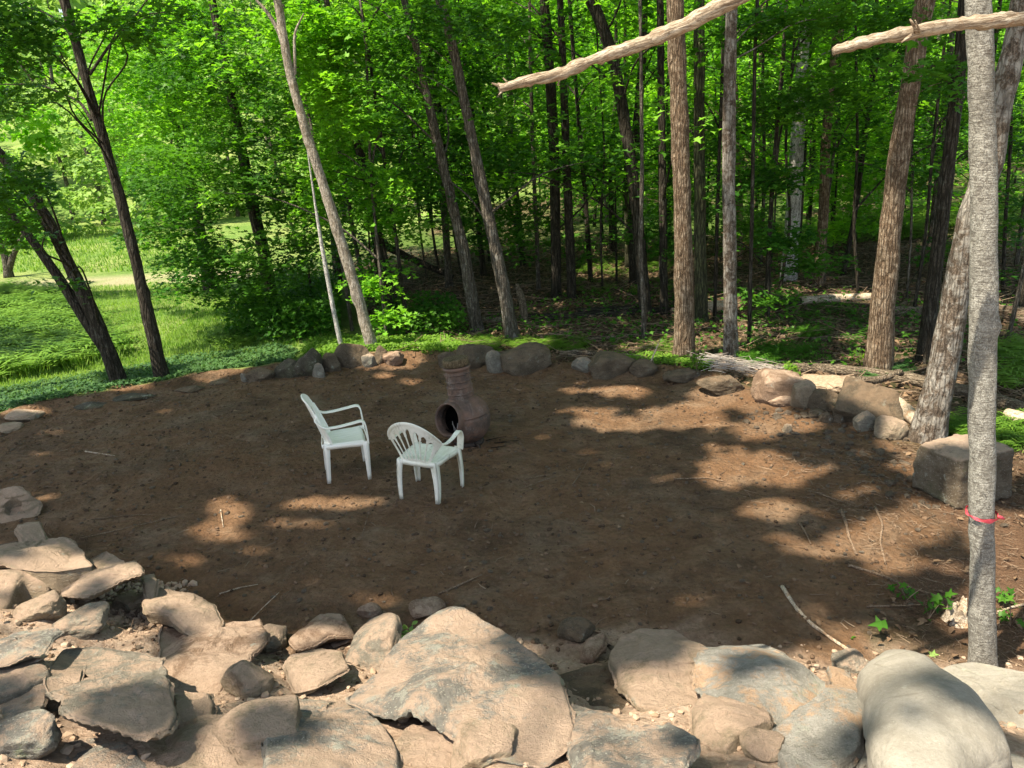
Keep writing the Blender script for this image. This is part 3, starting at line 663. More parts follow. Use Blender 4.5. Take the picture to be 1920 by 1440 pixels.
SLIMS = [t for t in TREES if t['root'].get('group') in (SLIM, 'forest trees standing back in the wood')]
NAMES = {'T2': 'dark forked tree', 'T1': 'slender leaning trunk', 'T4': 'pale leaning tree', 'T6': 'grey brown leaning trunk', 'T7': 'grey leaning trunk', 'T8': 'almost black trunk', 'T10': 'bending dark trunk', 'T12': 'flaky brown trunk',
         'T14': 'mottled straight trunk', 'T15': 'bleached white trunk', 'T17': 'stout brown trunk', 'T18': 'dark trunk', 'T20': 'nearest grey trunk'}
marks = sorted((proj(axis_at(T[k], T[k]['b'][2]+2.0))[0], v) for k, v in NAMES.items()); gaps = {}
for t in SLIMS:
    x, y, z = proj(axis_at(t, t['b'][2]+1.6)); t['scr'] = x if z > 0 else 9e9
    if z > 0 and -40 < x < 1960: gaps.setdefault(sum(x > m_[0] for m_ in marks), []).append(t)
    else: t['root']['label'] = 'forest tree added outside the view to carry the leaf roof'
ORD = ['first', 'second', 'third', 'fourth', 'fifth', 'sixth', 'seventh', 'eighth', 'ninth', 'tenth', 'eleventh', 'twelfth', 'thirteenth', 'fourteenth']
for q, L_ in gaps.items():
    L_.sort(key=lambda t: t['scr']); a_ = marks[q-1][1] if q else None; b_ = marks[q][1] if q < len(marks) else None
    for i_, t in enumerate(L_):
        kind_ = 'slim dark trunk' if t['root'].get('group') == SLIM else 'forest trunk'
        where = f'between the {a_} and the {b_}' if a_ and b_ else (f'right of the {a_}' if a_ else f'left of the {b_}')
        t['root']['label'] = f'{kind_} {where}' + (f', {ORD[min(i_, 13)]} there' if len(L_) > 1 else '')
# maples whose low boughs hang beside the lawn
def maple(px_, Y, wd, hgt, label, mat, lean=(-.05, 0)):
    b = atY(px_, 560, Y); b[2] = gz(b[0], b[1])[0]
    zz = np.array([-.1, 1.2, 2.6, 4.5, 7, hgt]); s = zc(b)/FPX
    P = np.array([[b[0]+lean[0]*z+r2.normal(0, .05)*(z > 0), b[1]+lean[1]*z, b[2]+z] for z in zz]); rad = wd*s/2*np.array([1, .9, .8, .65, .45, .15])
    t = make_tree('maple_tree', label, P, rad, b, 'bark_dark', 'maples with low leafy boughs', 10, .07, .3); t['leafmat'] = mat; return t
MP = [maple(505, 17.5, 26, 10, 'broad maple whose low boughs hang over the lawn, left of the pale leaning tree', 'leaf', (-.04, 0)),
      maple(735, 15.3, 15, 9, 'young maple with bright sunlit fans of leaves right of the pale leaning tree', 'leaf_painted_sun', (-.1, -.02)),
      maple(400, 22.5, 24, 11, 'bright green maple farther back over the lawn', 'leaf_painted_sun', (-.05, 0)),
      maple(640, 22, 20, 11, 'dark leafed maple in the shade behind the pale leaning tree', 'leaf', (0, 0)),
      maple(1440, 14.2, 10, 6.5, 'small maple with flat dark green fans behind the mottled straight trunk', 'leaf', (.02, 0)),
      maple(1590, 21.5, 12, 9, 'sunlit yellow green maple between the white and the stout brown trunk', 'leaf_painted_sun', (.02, 0)),
      maple(1150, 23, 12, 10, 'bright maple sapling deep in the wood behind the bending dark trunk', 'leaf_painted_sun', (.02, 0)),
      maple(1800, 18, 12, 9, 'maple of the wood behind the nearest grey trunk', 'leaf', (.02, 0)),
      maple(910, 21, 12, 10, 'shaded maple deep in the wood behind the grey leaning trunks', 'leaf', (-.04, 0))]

# boughs seen in the picture: (tree, px, py, Y, radius m) blobs of sprays
CUL = lambda P: ~((P[:, 2] > 1.2) & inell(*sunproj(P), LITG, .2) & (P[:, 1] < 60))  # drops leaves that would block the planned sun patches
def bough_cloud(t, blobs, nspray, leafn=26, size=.115, rad=.5, seed=0, shape=MAPLE):
    """blobs: (px,py,Y,rx_px,ry_px,depth_m) -> sprays on limbs from tree t"""
    rg = np.random.default_rng(seed); wts = np.array([b_[3]*b_[4] for b_ in blobs], float); wts /= wts.sum(); C = []
    for b_, wt in zip(blobs, wts):
        k = max(2, int(nspray*wt)); px_, py_, Y, rx, ry, dp = b_
        a = rg.uniform(0, 2*math.pi, k); q = np.sqrt(rg.uniform(0, 1, k))
        X = px_+rx*q*np.cos(a); Yp = py_+ry*q*np.sin(a)
        for x, y in zip(X, Yp): C.append(atY(x, y, Y+rg.uniform(-dp, dp)))
        # limb to the blob
        c = atY(px_, py_, Y); z0 = max(t['b'][2]+1.0, min(c[2]-.35*np.hypot(*(c-t['b'])[:2]), t['P'][-1][2]-.5))
        z0 = max(z0, t['b'][2]+.9)
        t.setdefault('limbs', []).append(limb(axis_at(t, z0), c, max(.008, .007+.0032*np.linalg.norm(c-axis_at(t, z0))), seed+int(px_)))
    C = np.array(C); 
    z_ok = C[:, 2] > gz(C[:, 0], C[:, 1])+.5; C = C[z_ok]
    t['crown'].append(sprays(C, rg.uniform(.6, 1.25, len(C))*rad, leafn, size, shape, rng=rg))
bough_cloud(MP[0], [(330, 440, 15.5, 90, 60, 1.2), (430, 330, 16, 120, 70, 1.5), (390, 500, 15, 90, 40, .9), (500, 480, 15.5, 90, 50, 1.2), (480, 200, 16.5, 120, 90, 2), (300, 330, 16.5, 80, 60, 1.5), (560, 400, 16, 50, 90, 1.2), (380, 120, 17, 110, 70, 1.5), (330, 545, 14.6, 40, 18, .5), (440, 540, 15, 70, 22, .6)], 560, 26, .125, .5, 1)
bough_cloud(MP[1], [(640, 180, 14, 60, 40, .7), (690, 340, 13.8, 55, 40, .6), (610, 110, 14.5, 60, 50, .8), (700, 400, 14.5, 50, 30, .7), (620, 290, 15, 40, 60, .8), (750, 430, 15, 40, 30, .7), (660, 50, 15, 60, 40, 1), (600, 380, 14.6, 30, 60, .6), (700, 520, 14.2, 45, 30, .5), (730, 590, 13.3, 30, 14, .3), (660, 230, 13.4, 60, 30, .4), (690, 370, 13.2, 55, 25, .4), (610, 170, 13.4, 50, 30, .4), (570, 330, 13.6, 40, 50, .5), (560, 60, 14, 80, 50, .6)], 520, 24, .115, .40, 2)
bough_cloud(MP[2], [(220, 60, 19, 90, 50, 1.5), (360, 210, 18.5, 80, 40, 1), (260, 120, 21, 90, 50, 2), (240, 220, 22, 90, 60, 2), (330, 160, 21, 90, 50, 2), (420, 60, 20, 80, 60, 2), (330, 40, 20, 100, 40, 2), (270, 300, 22, 60, 40, 1.5), (330, 270, 22, 80, 40, 1.5)], 430, 24, .15, .65, 3)
bough_cloud(MP[3], [(620, 60, 21, 120, 80, 2), (720, 160, 21, 90, 90, 2), (560, 200, 21, 80, 80, 2), (740, 60, 20, 80, 70, 2), (760, 280, 22, 80, 80, 2), (640, 420, 21, 80, 70, 1.5), (520, 30, 19, 90, 50, 1.5)], 330, 24, .15, .65, 4)
bough_cloud(MP[4], [(1460, 190, 13.6, 80, 30, .6), (1400, 330, 13.8, 50, 25, .6), (1470, 330, 13.9, 70, 22, .7), (1460, 440, 14, 60, 25, .6), (1440, 560, 13.4, 45, 18, .4), (1530, 150, 14, 70, 30, .6), (1520, 480, 14.5, 60, 25, .6), (1600, 170, 14.5, 50, 24, .6), (1410, 220, 15, 60, 30, .8), (1330, 260, 16, 40, 40, .8), (1420, 420, 15, 50, 30, .6), (1560, 560, 15.5, 60, 20, .5), (1240, 440, 16, 50, 40, .8)], 260, 26, .12, .48, 5)
bough_cloud(MP[5], [(1560, 340, 21, 60, 40, 1.5), (1600, 250, 21, 60, 60, 2), (1600, 420, 21, 60, 40, 1.5), (1540, 100, 20, 70, 50, 2), (1640, 330, 22, 60, 50, 2), (1560, 430, 20, 50, 30, 1), (1590, 490, 19.5, 50, 20, .6)], 250, 24, .145, .6, 6)
bough_cloud(MP[6], [(1110, 230, 22, 60, 60, 2), (1150, 330, 22, 60, 60, 2), (1090, 130, 22, 60, 60, 2), (1220, 230, 23, 60, 80, 2), (1050, 60, 22, 80, 50, 2), (1240, 380, 23, 40, 50, 1.5)], 220, 22, .15, .6, 7)
bough_cloud(MP[7], [(1720, 300, 17, 60, 60, 2), (1800, 170, 17, 80, 60, 2), (1880, 400, 17, 60, 60, 2), (1890, 250, 18, 60, 80, 2), (1780, 480, 17, 60, 30, 1.2), (1890, 530, 15, 50, 30, 1), (1760, 120, 8.5, 40, 18, .3), (1690, 560, 17, 70, 25, 1)], 220, 22, .13, .5, 8)
bough_cloud(MP[8], [(900, 200, 20, 90, 70, 2), (880, 390, 18, 70, 40, 1), (1010, 420, 19, 60, 40, 1), (780, 350, 18, 60, 50, 1), (690, 250, 17, 50, 60, 1), (1080, 300, 19, 50, 60, 1.5), (940, 450, 18, 60, 25, .8), (960, 320, 20, 60, 60, 2), (840, 110, 20, 90, 70, 2), (960, 100, 19, 90, 50, 2), (980, 30, 19, 80, 40, 1.5), (1010, 240, 20, 60, 50, 1.5), (900, 40, 19, 90, 40, 1.5), (860, 300, 20, 50, 50, 1.5)], 520, 24, .145, .6, 9)
# dark leaves of the near left trees
bough_cloud(T['T1'], [(30, 110, 9.6, 45, 40, .5), (20, 190, 9.5, 35, 30, .5), (60, 60, 9.8, 60, 30, .5), (200, 30, 9.8, 50, 25, .4), (300, 25, 10, 60, 25, .5), (250, 75, 9.8, 40, 14, .3), (110, 175, 9.6, 20, 8, .2), (15, 20, 9.5, 60, 30, .5)], 75, 26, .105, .36, 10)
bough_cloud(T['T2'], [(30, 320, 8.9, 35, 40, .4), (60, 355, 9, 30, 20, .3), (10, 420, 8.9, 30, 40, .4), (-40, 350, 8.9, 50, 60, .5), (40, 390, 9, 20, 20, .3), (120, 530, 9, 12, 6, .1), (55, 440, 9, 20, 15, .2)], 48, 24, .10, .32, 11)
bough_cloud(T['T25'], [(20, 440, 24, 60, 25, 1.2), (-40, 410, 24, 50, 40, 1), (40, 410, 24, 40, 20, 1)], 40, 22, .15, .5, 12)
bough_cloud(T['T17'], [(1700, 40, 11, 70, 30, .8), (1640, 90, 11.5, 60, 20, .6), (1780, 150, 10.5, 30, 25, .4)], 34, 24, .11, .42, 13)
bough_cloud(T['T14'], [(1420, 60, 12.5, 70, 40, .8), (1500, 30, 12.5, 90, 30, .8), (1600, 20, 12, 90, 30, .8)], 70, 24, .12, .45, 14)
bough_cloud(T['T7'], [(930, 50, 13, 60, 30, .8), (730, 60, 13.5, 60, 30, .8), (760, 130, 13.5, 40, 25, .6), (850, 30, 13, 80, 30, .8)], 60, 22, .12, .42, 15)

# ---- understory fill of every other wood tree within the picture
sprng = np.random.default_rng(77)
for k, t in enumerate(TREES):
    if t['crown'] is None or t['root'].get('category') != 'tree' or t['root'].name.startswith('maple'): continue
    b = t['b']
    if b[1] < 13.5 or b[0] < -8: continue
    px_, _, _ = proj(b+np.array([0, 0, 4.0]))
    dens = 1.0
    m = int(62*(1.25 if b[1] > 24 else .8))
    z = sprng.uniform(2.6 if b[1] < 24 else 2.0, 9.5, m); r = sprng.uniform(.3, 3.0, m); a = sprng.uniform(0, 2*math.pi, m)
    ax = np.array([axis_at(t, b[2]+zz) for zz in z]); C = ax+np.stack([r*np.cos(a), r*np.sin(a), np.zeros(m)], 1)
    sz = .15 if b[1] < 24 else .19
    C = C[C[:, 1] > 12.5]
    t['crown'].append(sprays(C, sprng.uniform(.45, .9, len(C)), 22, sz, MAPLE if b[1] < 22 else QUAD, rng=sprng))
    if sprng.uniform() < .45: t['leafmat'] = 'leaf_painted_sun'
    for q in range(min(5, len(C))): t.setdefault('limbs', []).append(limb(axis_at(t, max(b[2]+1.5, C[q][2]-r[q]*.5)), C[q], .022, q))

# ---- leafy young trees filling the back of the wood
rs = np.random.default_rng(123); YT = 'young leafy trees filling the back of the wood'
YOUNG = []
for k in range(58):
    y = rs.uniform(21, 44); x = rs.uniform(-.12, .72)*y; x = x if k % 3 else rs.uniform(.1, .62)*y
    zb = float(gz(x, y)[0]); b = np.array([x, y, zb]); hg = rs.uniform(4, 9)
    P = np.array([[x+rs.normal(0, .04)*z, y, zb+z] for z in (-.1, hg*.3, hg*.6, hg)]); rad = np.array([.05, .04, .025, .008])*rs.uniform(.8, 1.5)
    t = make_tree('young_tree', 'young leafy tree crowded among others at the back of the wood', P, rad, b, 'bark_dark', YT, 7, .03, .1); t['leafmat'] = 'leaf_painted_sun' if x > 3 or k % 2 else 'leaf'; t['young'] = 1; YOUNG.append(t)
    m = int(34*hg/6); z = rs.uniform(.12, 1, m)*hg; r = rs.uniform(.1, 1, m)**.7*np.interp(z/hg, [0, .3, 1], [1.2, 2.0, .6]); a = rs.uniform(0, 6.28, m)
    C = np.stack([x+r*np.cos(a), y+r*np.sin(a), zb+z], 1); t['crown'].append(sprays(C, rs.uniform(.5, .9, m), 20, .19, QUAD, rng=rs))
    for q in range(5): t.setdefault('limbs', []).append(limb(axis_at(t, max(zb+.5, C[q][2]-r[q]*.4)), C[q], .018, q))
DK = 'low dark young trees in the shade behind the clearing'
for k in range(16):
    y = rs.uniform(17.5, 25); x = -5.2+k*.78+rs.uniform(-.3, .3); x = x if k % 4 else x*.6-1
    zb = float(gz(x, y)[0]); b = np.array([x, y, zb]); hg = rs.uniform(2.2, 4.2)
    P = np.array([[x+rs.normal(0, .03)*z, y, zb+z] for z in (-.1, hg*.3, hg*.6, hg)]); rad = np.array([.03, .025, .018, .006])
    t = make_tree('young_tree', 'low dark young tree in the shade between the trunks behind the clearing', P, rad, b, 'bark_dark', DK, 7, .02, .1); t['young'] = 1
    m = 26; z = rs.uniform(.25, 1, m)*hg; r = rs.uniform(.1, 1, m)**.7*1.25; a = rs.uniform(0, 6.28, m); C = np.stack([x+r*np.cos(a), y+r*np.sin(a), zb+z], 1)
    t['crown'].append(sprays(C, rs.uniform(.35, .65, m), 22, .14, MAPLE, rng=rs))
    for q in range(5): t.setdefault('limbs', []).append(limb(axis_at(t, max(zb+.4, C[q][2]-r[q]*.4)), C[q], .012, q))
# ---- roof of leaves, mostly out of view, placed and gapped to shape the shade
nC = 240000
cx = RNG.uniform(-34, 22, nC); cy = RNG.uniform(-6, 46, nC); czz = RNG.uniform(14, 21, nC)+np.maximum(cy-22, 0)*.05
C = np.stack([cx, cy, czz], 1)
nD = 230000; zD = RNG.uniform(12.5, 21.0, nD); gx_ = RNG.uniform(-11, 8, nD); gy_ = RNG.uniform(2.2, 14.5, nD)
C = np.concatenate([C, np.stack([gx_+TO_SUN[0]/TO_SUN[2]*zD, gy_+TO_SUN[1]/TO_SUN[2]*zD, zD], 1)]); nC += nD; cx, cy, czz = C.T
ux, uy = sunproj(C)
dens_keep = np.where(uy < 14, np.where((ux > .5) & (n2(ux, uy, 1.1, 3, 77) > .12), .34, .72), np.where(uy < 24, .9, .6))
keep = shade_wanted(ux, uy) & (RNG.uniform(size=nC) < dens_keep)
px_, py_, zz_ = proj(C.T.T)
keep &= ~((np.abs(px_-960) < 1150) & (py_ > -40) & (cy < 18) & (zz_ > 0))
C = C[keep]
tops = np.array([[t['P'][-1][0]+(1e4 if t.get('young') or t['P'][-1][2] < 10 else 0), t['P'][-1][1]] for t in TREES])
dist = (C[:, None, 0]-tops[None, :, 0])**2+(C[:, None, 1]-tops[None, :, 1])**2
who = dist.argmin(1)
for k, t in enumerate(TREES):
    c = C[who == k]
    if len(c) == 0: continue
    n_ = len(c); Nn = np.stack([RNG.normal(0, .35, n_), RNG.normal(0, .35, n_), np.ones(n_)], 1)
    t['canopy'] = leaves(c, Nn, RNG.uniform(.19, .32, n_), QUAD)
    # limbs out to the leaf mass
    for q in range(4):
        p1 = c[RNG.integers(0, n_)]; t.setdefault('limbs', []).append(limb(axis_at(t, min(p1[2]-1.0, t['P'][-1][2]-.6)), p1, .035, q))
for t in TREES:
    parts = []
    if t['crown']:
        for V, F in t['crown']:
            if len(V):
                kk = F.shape[1]; cen = V.reshape(-1, kk, 3)[:, 0]; ok = CUL(cen)
                V2 = V.reshape(-1, kk, 3)[ok].reshape(-1, 3); parts.append((V2, np.arange(len(V2)).reshape(-1, kk)))
    if 'canopy' in t: parts.append(t['canopy'])
    parts = [p for p in parts if len(p[0])]
    if parts:
        V, F = join(parts); obj('crown', V, F, M[t['leafmat']], t['root'], smooth=False)
    V, F = join(t['parts']+t.get('limbs', [])); obj('trunk', V, F, M[t['bark']], t['root'])

# ---- far trees beyond the lawn and up the hill
rf = np.random.default_rng(21)
FAR = 'leafy trees on the far hillside'
def far_tree(x, y, hgt, wd, mat, label, low=.12, nl=1500, ls=.42, group=FAR):
    zb = float(gz(x, y)[0]); b = np.array([x, y, zb])
    root = empty('leafy_tree', b, label, 'tree', group)
    P = np.array([[x, y, zb-.3], [x+.1, y, zb+hgt*.3], [x+rf.normal(0, .3), y, zb+hgt*.6], [x+rf.normal(0, .5), y, zb+hgt*.92]])
    V, F = tube(P, np.array([.22, .17, .12, .04])*hgt/12, .6, 7, .02); obj('trunk', V, F, M['bark_mid'], root)
    nb = 16; bc = np.stack([rf.normal(0, wd*.30, nb), rf.normal(0, wd*.30, nb), rf.uniform(low, .95, nb)*hgt], 1)
    taper = np.interp(bc[:, 2]/hgt, [0, .25, .6, 1], [.8, 1, .9, .45]); bc[:, :2] *= taper[:, None]
    wh = rf.integers(0, nb, nl); d = rf.normal(size=(nl, 3)); d /= np.linalg.norm(d, axis=1)[:, None]; br = rf.uniform(.16, .27, nb)*wd
    rr = rf.uniform(.75, 1.05, nl); Pp = bc[wh]+d*(br[wh]*rr)[:, None]*np.array([1, 1, .6]); Pp += b
    Nn = d*.6+np.array([0, 0, .8])+rf.normal(0, .4, (nl, 3))
    V, F = leaves(Pp, Nn, rf.uniform(.6, 1.3, nl)*ls, QUAD, rf); obj('crown', V, F, M[mat], root, smooth=False)
fpos = []
for row, (y0, n_, xs) in enumerate([(41, 9, (-34, -6)), (47, 13, (-46, 8)), (50, 13, (-4, 46)), (58, 15, (-55, 55)), (68, 16, (-62, 62)), (80, 17, (-75, 75)), (95, 17, (-85, 85))]):
    for k in range(n_):
        x = xs[0]+(xs[1]-xs[0])*(k+.5)/n_+rf.normal(0, 1.3); y = y0+rf.normal(0, 2.0); fpos.append((x, y, row))
for k, (x, y, row) in enumerate(fpos):
    if row == 0 and (-19 < x < -13): continue
    hgt = rf.uniform(11, 16) if row > 1 else rf.uniform(6, 10)
    lab = {0: 'round pale green tree at the far side of the lawn', 1: 'leafy tree behind the far edge of the lawn'}.get(row, 'tall leafy tree up on the far wooded hillside')
    if x > 3 and row < 4: lab = 'sunlit leafy tree glimpsed beyond the trunks of the wood'
    far_tree(x, y, hgt, hgt*rf.uniform(.5, .7), ('leaf_pale' if x < -8 else 'leaf_painted_sun') if (k % 3) else 'leaf_painted_sun', lab, .05 if row < 2 else .1, 1900 if row < 4 else 1300, .34 if row < 2 else .5, group={0: 'round trees by the lawn', 1: 'trees behind the lawn'}.get(row, FAR) if not (x > 3 and row < 4) else 'sunlit trees beyond the wood')
nl = 26000; a = rf.uniform(-.85, .85, nl); rad_ = rf.uniform(108, 135, nl); X = rad_*np.sin(a); Y = rad_*np.cos(a); Z = gz(X, Y)+rf.uniform(0, 1, nl)**.8*17
V, F = leaves(np.stack([X, Y, Z], 1), rf.normal(size=(nl, 3))+np.array([0, -.4, .8]), rf.uniform(1.0, 2.2, nl), QUAD, rf)
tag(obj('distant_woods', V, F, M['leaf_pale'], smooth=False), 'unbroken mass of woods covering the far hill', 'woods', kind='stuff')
# ------------------------------------------------------------------ near slabs of the bank
def slab(px, mat, label, lift=.08, thick=.16, ax=0.0, ay=None, name='flat_stone', dome=.03, rough=.02, seed=0, pit=None, group='big flat stones of the near bank', under=.10, blob=0):
    mx_, my_ = np.mean([p[0] for p in px]), np.mean([p[1] for p in px]); px = [(mx_+(p[0]-mx_)*1.06, my_+(p[1]-my_)*1.06) for p in px]
    cxp = np.mean([p[0] for p in px]); cyp = np.mean([p[1] for p in px])
    c = ghit(cxp, cyp); c = c+np.array([0, 0, lift])
    if ay is None: ay = -.22            # the stones lie flatter than the bank
    nrm = np.array([-ax, -ay, 1.0]); nrm /= np.linalg.norm(nrm)
    out = []
    for (x, y) in px:
        d = ray(x, y); t = ((c-CAM) @ nrm)/(d @ nrm); out.append(CAM+t*d)
    out = np.array(out); cen = out.mean(0)
    # resample the outline
    cl = np.vstack([out, out[:1]]); L = np.linalg.norm(np.diff(cl, axis=0), axis=1); s = np.concatenate([[0], np.cumsum(L)])
    n = 190; t = np.linspace(0, s[-1], n, endpoint=False); O = np.stack([np.interp(t, s, cl[:, i]) for i in range(3)], 1)
    for _ in range(2): O = .2*np.roll(O, 1, 0)+.6*O+.2*np.roll(O, -1, 0)
    rad = O-cen; size = np.linalg.norm(rad, axis=1).mean(); 
    jn = fbm(O, 6, 2, seed)*.020+fbm(O, 17, 2, seed+3, .5)*.006; O = O+rad/(np.linalg.norm(rad, axis=1)[:, None]+1e-6)*jn[:, None]; rad = O-cen
    rings = list(np.sin(np.linspace(0.03, 1, 34)*math.pi/2))
    VV = []
    # plane coordinates, distance to the outline, a few flat fracture faces
    e1 = np.cross(nrm, [0, 1.0, 0]); e1 /= np.linalg.norm(e1); e2 = np.cross(nrm, e1)
    poly2 = np.stack([(O-cen) @ e1, (O-cen) @ e2], 1)[::3]
    rg = np.random.default_rng(seed+500); nf = 5; fa = rg.uniform(0, 6.28, nf); fs = rg.uniform(.05, .30, nf)*(.6 if blob else 1); fo = rg.uniform(.10, .55, nf)*size
    rl = np.linalg.norm(rad, axis=1); rsm = rl.copy()
    for _ in range(160): rsm = .25*np.roll(rsm, 1)+.5*rsm+.25*np.roll(rsm, -1)
    for q in rings:
        P = cen+rad*q; x_ = (P-cen) @ e1; y_ = (P-cen) @ e2
        if blob:
            qe = np.clip(q*(q**4*1+(1-q**4)*rl/rsm), 0, 1); e = blob*size*np.sqrt(np.clip(1-qe**2.3, 0, 1))
        else:
            d_ = segdist(x_, y_, poly2); wv = min(.022, .2*size); e = dome*.7*np.sqrt(np.clip(1-(1-np.minimum(d_/wv, 1))**2, 0, 1))
        for a__, s__, o__ in zip(fa, fs, fo):
            e = e - s__*np.maximum(x_*math.cos(a__)+y_*math.sin(a__)-o__, 0)
        VV.append(P+nrm*e[:, None] if np.ndim(e) else P+nrm*e)
    eL = np.maximum((VV[-1]-cen-rad) @ nrm, -.6*thick)
    VV[-1] = cen+rad+nrm*eL[:, None]
    top_n = len(rings)
    tk = thick*(1+.35*fbm(O, 2.2, 2, seed+9))
    Tn = np.roll(O, -1, 0)-np.roll(O, 1, 0); On = np.cross(Tn, nrm); On /= np.linalg.norm(On, axis=1)[:, None]+1e-9; On *= np.sign(((On*rad).sum(1)).mean())
    for _ in range(12): On = .25*np.roll(On, 1, 0)+.5*On+.25*np.roll(On, -1, 0)
    for dz, inn in ((.05, -.008), (.22, -.004+.0), (.42, under*.25), (.62, under*.5), (.82, under*.8), (1.0, under*1.5)):
        P = O - On*(inn + .010*fbm(O*np.array([1, 1, 1])+np.array([0, 0, dz*3]), 5, 3, seed+11))[:, None]
        VV.append(P+nrm*(eL*(1-dz)-tk*dz)[:, None])
    VV.append(cen+(O-cen)*.5-nrm*thick*1.05)
    V = np.array(VV); m = len(VV)
    # relief on the top
    tp = V[:top_n].reshape(-1, 3)
    rel = fbm(tp, 3.2, 3, seed+20)*rough*.8+fbm(tp, 16, 2, seed+21, .5)*rough*.22
    st = fbm(tp*np.array([1, 1.6, 1]), 2.3, 2, seed+22)*2.4; st = (np.floor(st)+sstep(.86, 1, st-np.floor(st)))*rough*.7
    fade = np.repeat(1-np.array(rings)**18*.75, n)
    V[:top_n] = (tp+nrm*((rel+st)*fade)[:, None]).reshape(top_n, n, 3)
    edge = ((rel+st)*fade)[-n:]
    for q_ in range(5): V[top_n+q_] += nrm*(edge*(1, .9, .6, .3, .1)[q_])[:, None]
    if pit:
        d0 = ray(pit[0], pit[1]); t0 = ((cen+nrm*dome*.6-CAM) @ nrm)/(d0 @ nrm); pc = CAM+t0*d0; pr = pit[2]*zc(pc)/FPX
        d = np.linalg.norm(V[:top_n]-pc, axis=2)/pr*1.0
        V[:top_n] -= nrm*(sstep(1.15, .75, d)*.07)[:, :, None]
    V = V.reshape(-1, 3); c0 = len(V); V = np.vstack([V, (cen+nrm*(dome+ (rel+st)[0]) if not blob else cen+nrm*blob*size)[None], (cen-nrm*thick*1.05)[None]])
    i = np.arange(m-1)[:, None]*n; j = np.arange(n)[None, :]; jn_ = (j+1) % n
    F = np.stack([i+j, i+jn_, i+n+jn_, i+n+j], -1).reshape(-1, 4)[:, ::-1]; j = np.arange(n)
    F3 = np.concatenate([np.stack([np.full(n, c0), j, (j+1) % n], 1), np.stack([np.full(n, c0+1), (m-1)*n+(j+1) % n, (m-1)*n+j], 1)])
    o = obj(name, V, [F, F3], M[mat], None, True, cen-nrm*thick)
    if not blob: o.data.set_sharp_from_angle(angle=R(38))
    return tag(o, label, 'stone', group)
ZL = .06
M['rock_block'] = mat_rock('stained block', (.22, .18, .135), (.10, .075, .052), (.34, .30, .245), .45, DUST, .85, .9, .5)
slab([(-70, 905), (0, 914), (30, 912), (52, 925), (67, 942), (62, 960), (38, 978), (15, 1000), (-10, 1012), (-70, 1010)], 'rock_dusty', 'pale stone with a dark hole, topmost at the left end of the bank', .20, .14, 0, .75, seed=1, pit=(22, 950, 15))
slab([(33, 988), (48, 970), (63, 967), (80, 985), (92, 1003), (62, 1010), (38, 1006)], 'rock_dusty', 'small lumpy stone wedged right under the stone with the hole', .18, .12, name='rock', seed=2, dome=.06)
slab([(-70, 1008), (-10, 1012), (40, 1003), (128, 1004), (150, 1020), (147, 1030), (165, 1046), (100, 1056), (0, 1052), (-70, 1054)], 'rock_dusty', 'long flat stone lying on the rounded boulder at the left edge', .24, .09, seed=3)
slab([(-70, 1040), (60, 1042), (170, 1040), (150, 1070), (118, 1090), (92, 1112), (48, 1118), (18, 1140), (-70, 1170)], 'rock_dusty', 'big rounded boulder carrying the long flat stone at the left edge', .12, .25, seed=4, name='boulder', blob=.22)
slab([(108, 1090), (135, 1060), (197, 1029), (216, 1040), (250, 1055), (268, 1077), (225, 1090), (190, 1106), (168, 1116), (130, 1114)], 'rock_dusty', 'kite shaped stone balanced on the loose soil near the left', .26, .07, .1, -.1, seed=5)
slab([(266, 1084), (288, 1078), (293, 1094), (290, 1104), (272, 1106)], 'rock_dusty', 'little upright stone behind the squared dusty one', .16, .12, name='rock', seed=6, dome=.03)
slab([(270, 1106), (300, 1098), (345, 1110), (400, 1124), (412, 1145), (402, 1166), (360, 1172), (322, 1152), (278, 1145), (271, 1122)], 'rock_dusty', 'squared dusty stone next right of the kite shaped one', .20, .11, seed=7, under=.03)
slab([(-70, 1196), (10, 1188), (62, 1174), (112, 1187), (90, 1205), (75, 1221), (52, 1222), (0, 1236), (-70, 1240)], 'rock_lichen', 'greenish flat stone lying on another at the left edge', .22, .06, seed=8)
slab([(-70, 1244), (30, 1226), (72, 1225), (93, 1270), (50, 1290), (0, 1306), (-70, 1310)], 'rock_grey', 'thick grey stone right under the greenish flat one', .12, .2, seed=9, dome=.05)
slab([(-70, 1320), (30, 1310), (90, 1275), (70, 1340), (40, 1390), (0, 1440), (-70, 1470)], 'rock_lichen', 'shaded greenish stone low at the left edge under the pair', .02, .2, seed=10)
slab([(94, 1262), (98, 1232), (122, 1204), (180, 1198), (260, 1208), (302, 1222), (306, 1262), (312, 1300), (326, 1322), (312, 1346), (280, 1361), (235, 1360), (160, 1346), (114, 1326), (128, 1305), (96, 1298)], 'rock_grey', 'broad slab with a whitish scrape, overhanging a dark hollow', .24, .10, -.02, -.30, seed=11, dome=.04)
slab([(312, 1150), (352, 1142), (412, 1166), (455, 1170), (480, 1166), (498, 1200), (462, 1236), (430, 1262), (378, 1302), (350, 1312), (318, 1318), (300, 1262), (304, 1190)], 'rock_pink', 'reddish stone with a long straight overhanging lower right edge', .26, .09, -.05, -.25, seed=12)
slab([(314, 1300), (356, 1305), (398, 1304), (396, 1335), (357, 1366), (326, 1346)], 'rock_dusty', 'blunt knob of stone sticking out under the reddish stone', .12, .14, name='rock', seed=13, dome=.07)
slab([(100, 1400), (130, 1383), (180, 1368), (238, 1400), (272, 1432), (280, 1500), (60, 1500)], 'rock_lichen', 'greenish slab half buried in the hollow under the scraped slab', .02, .12, seed=14)
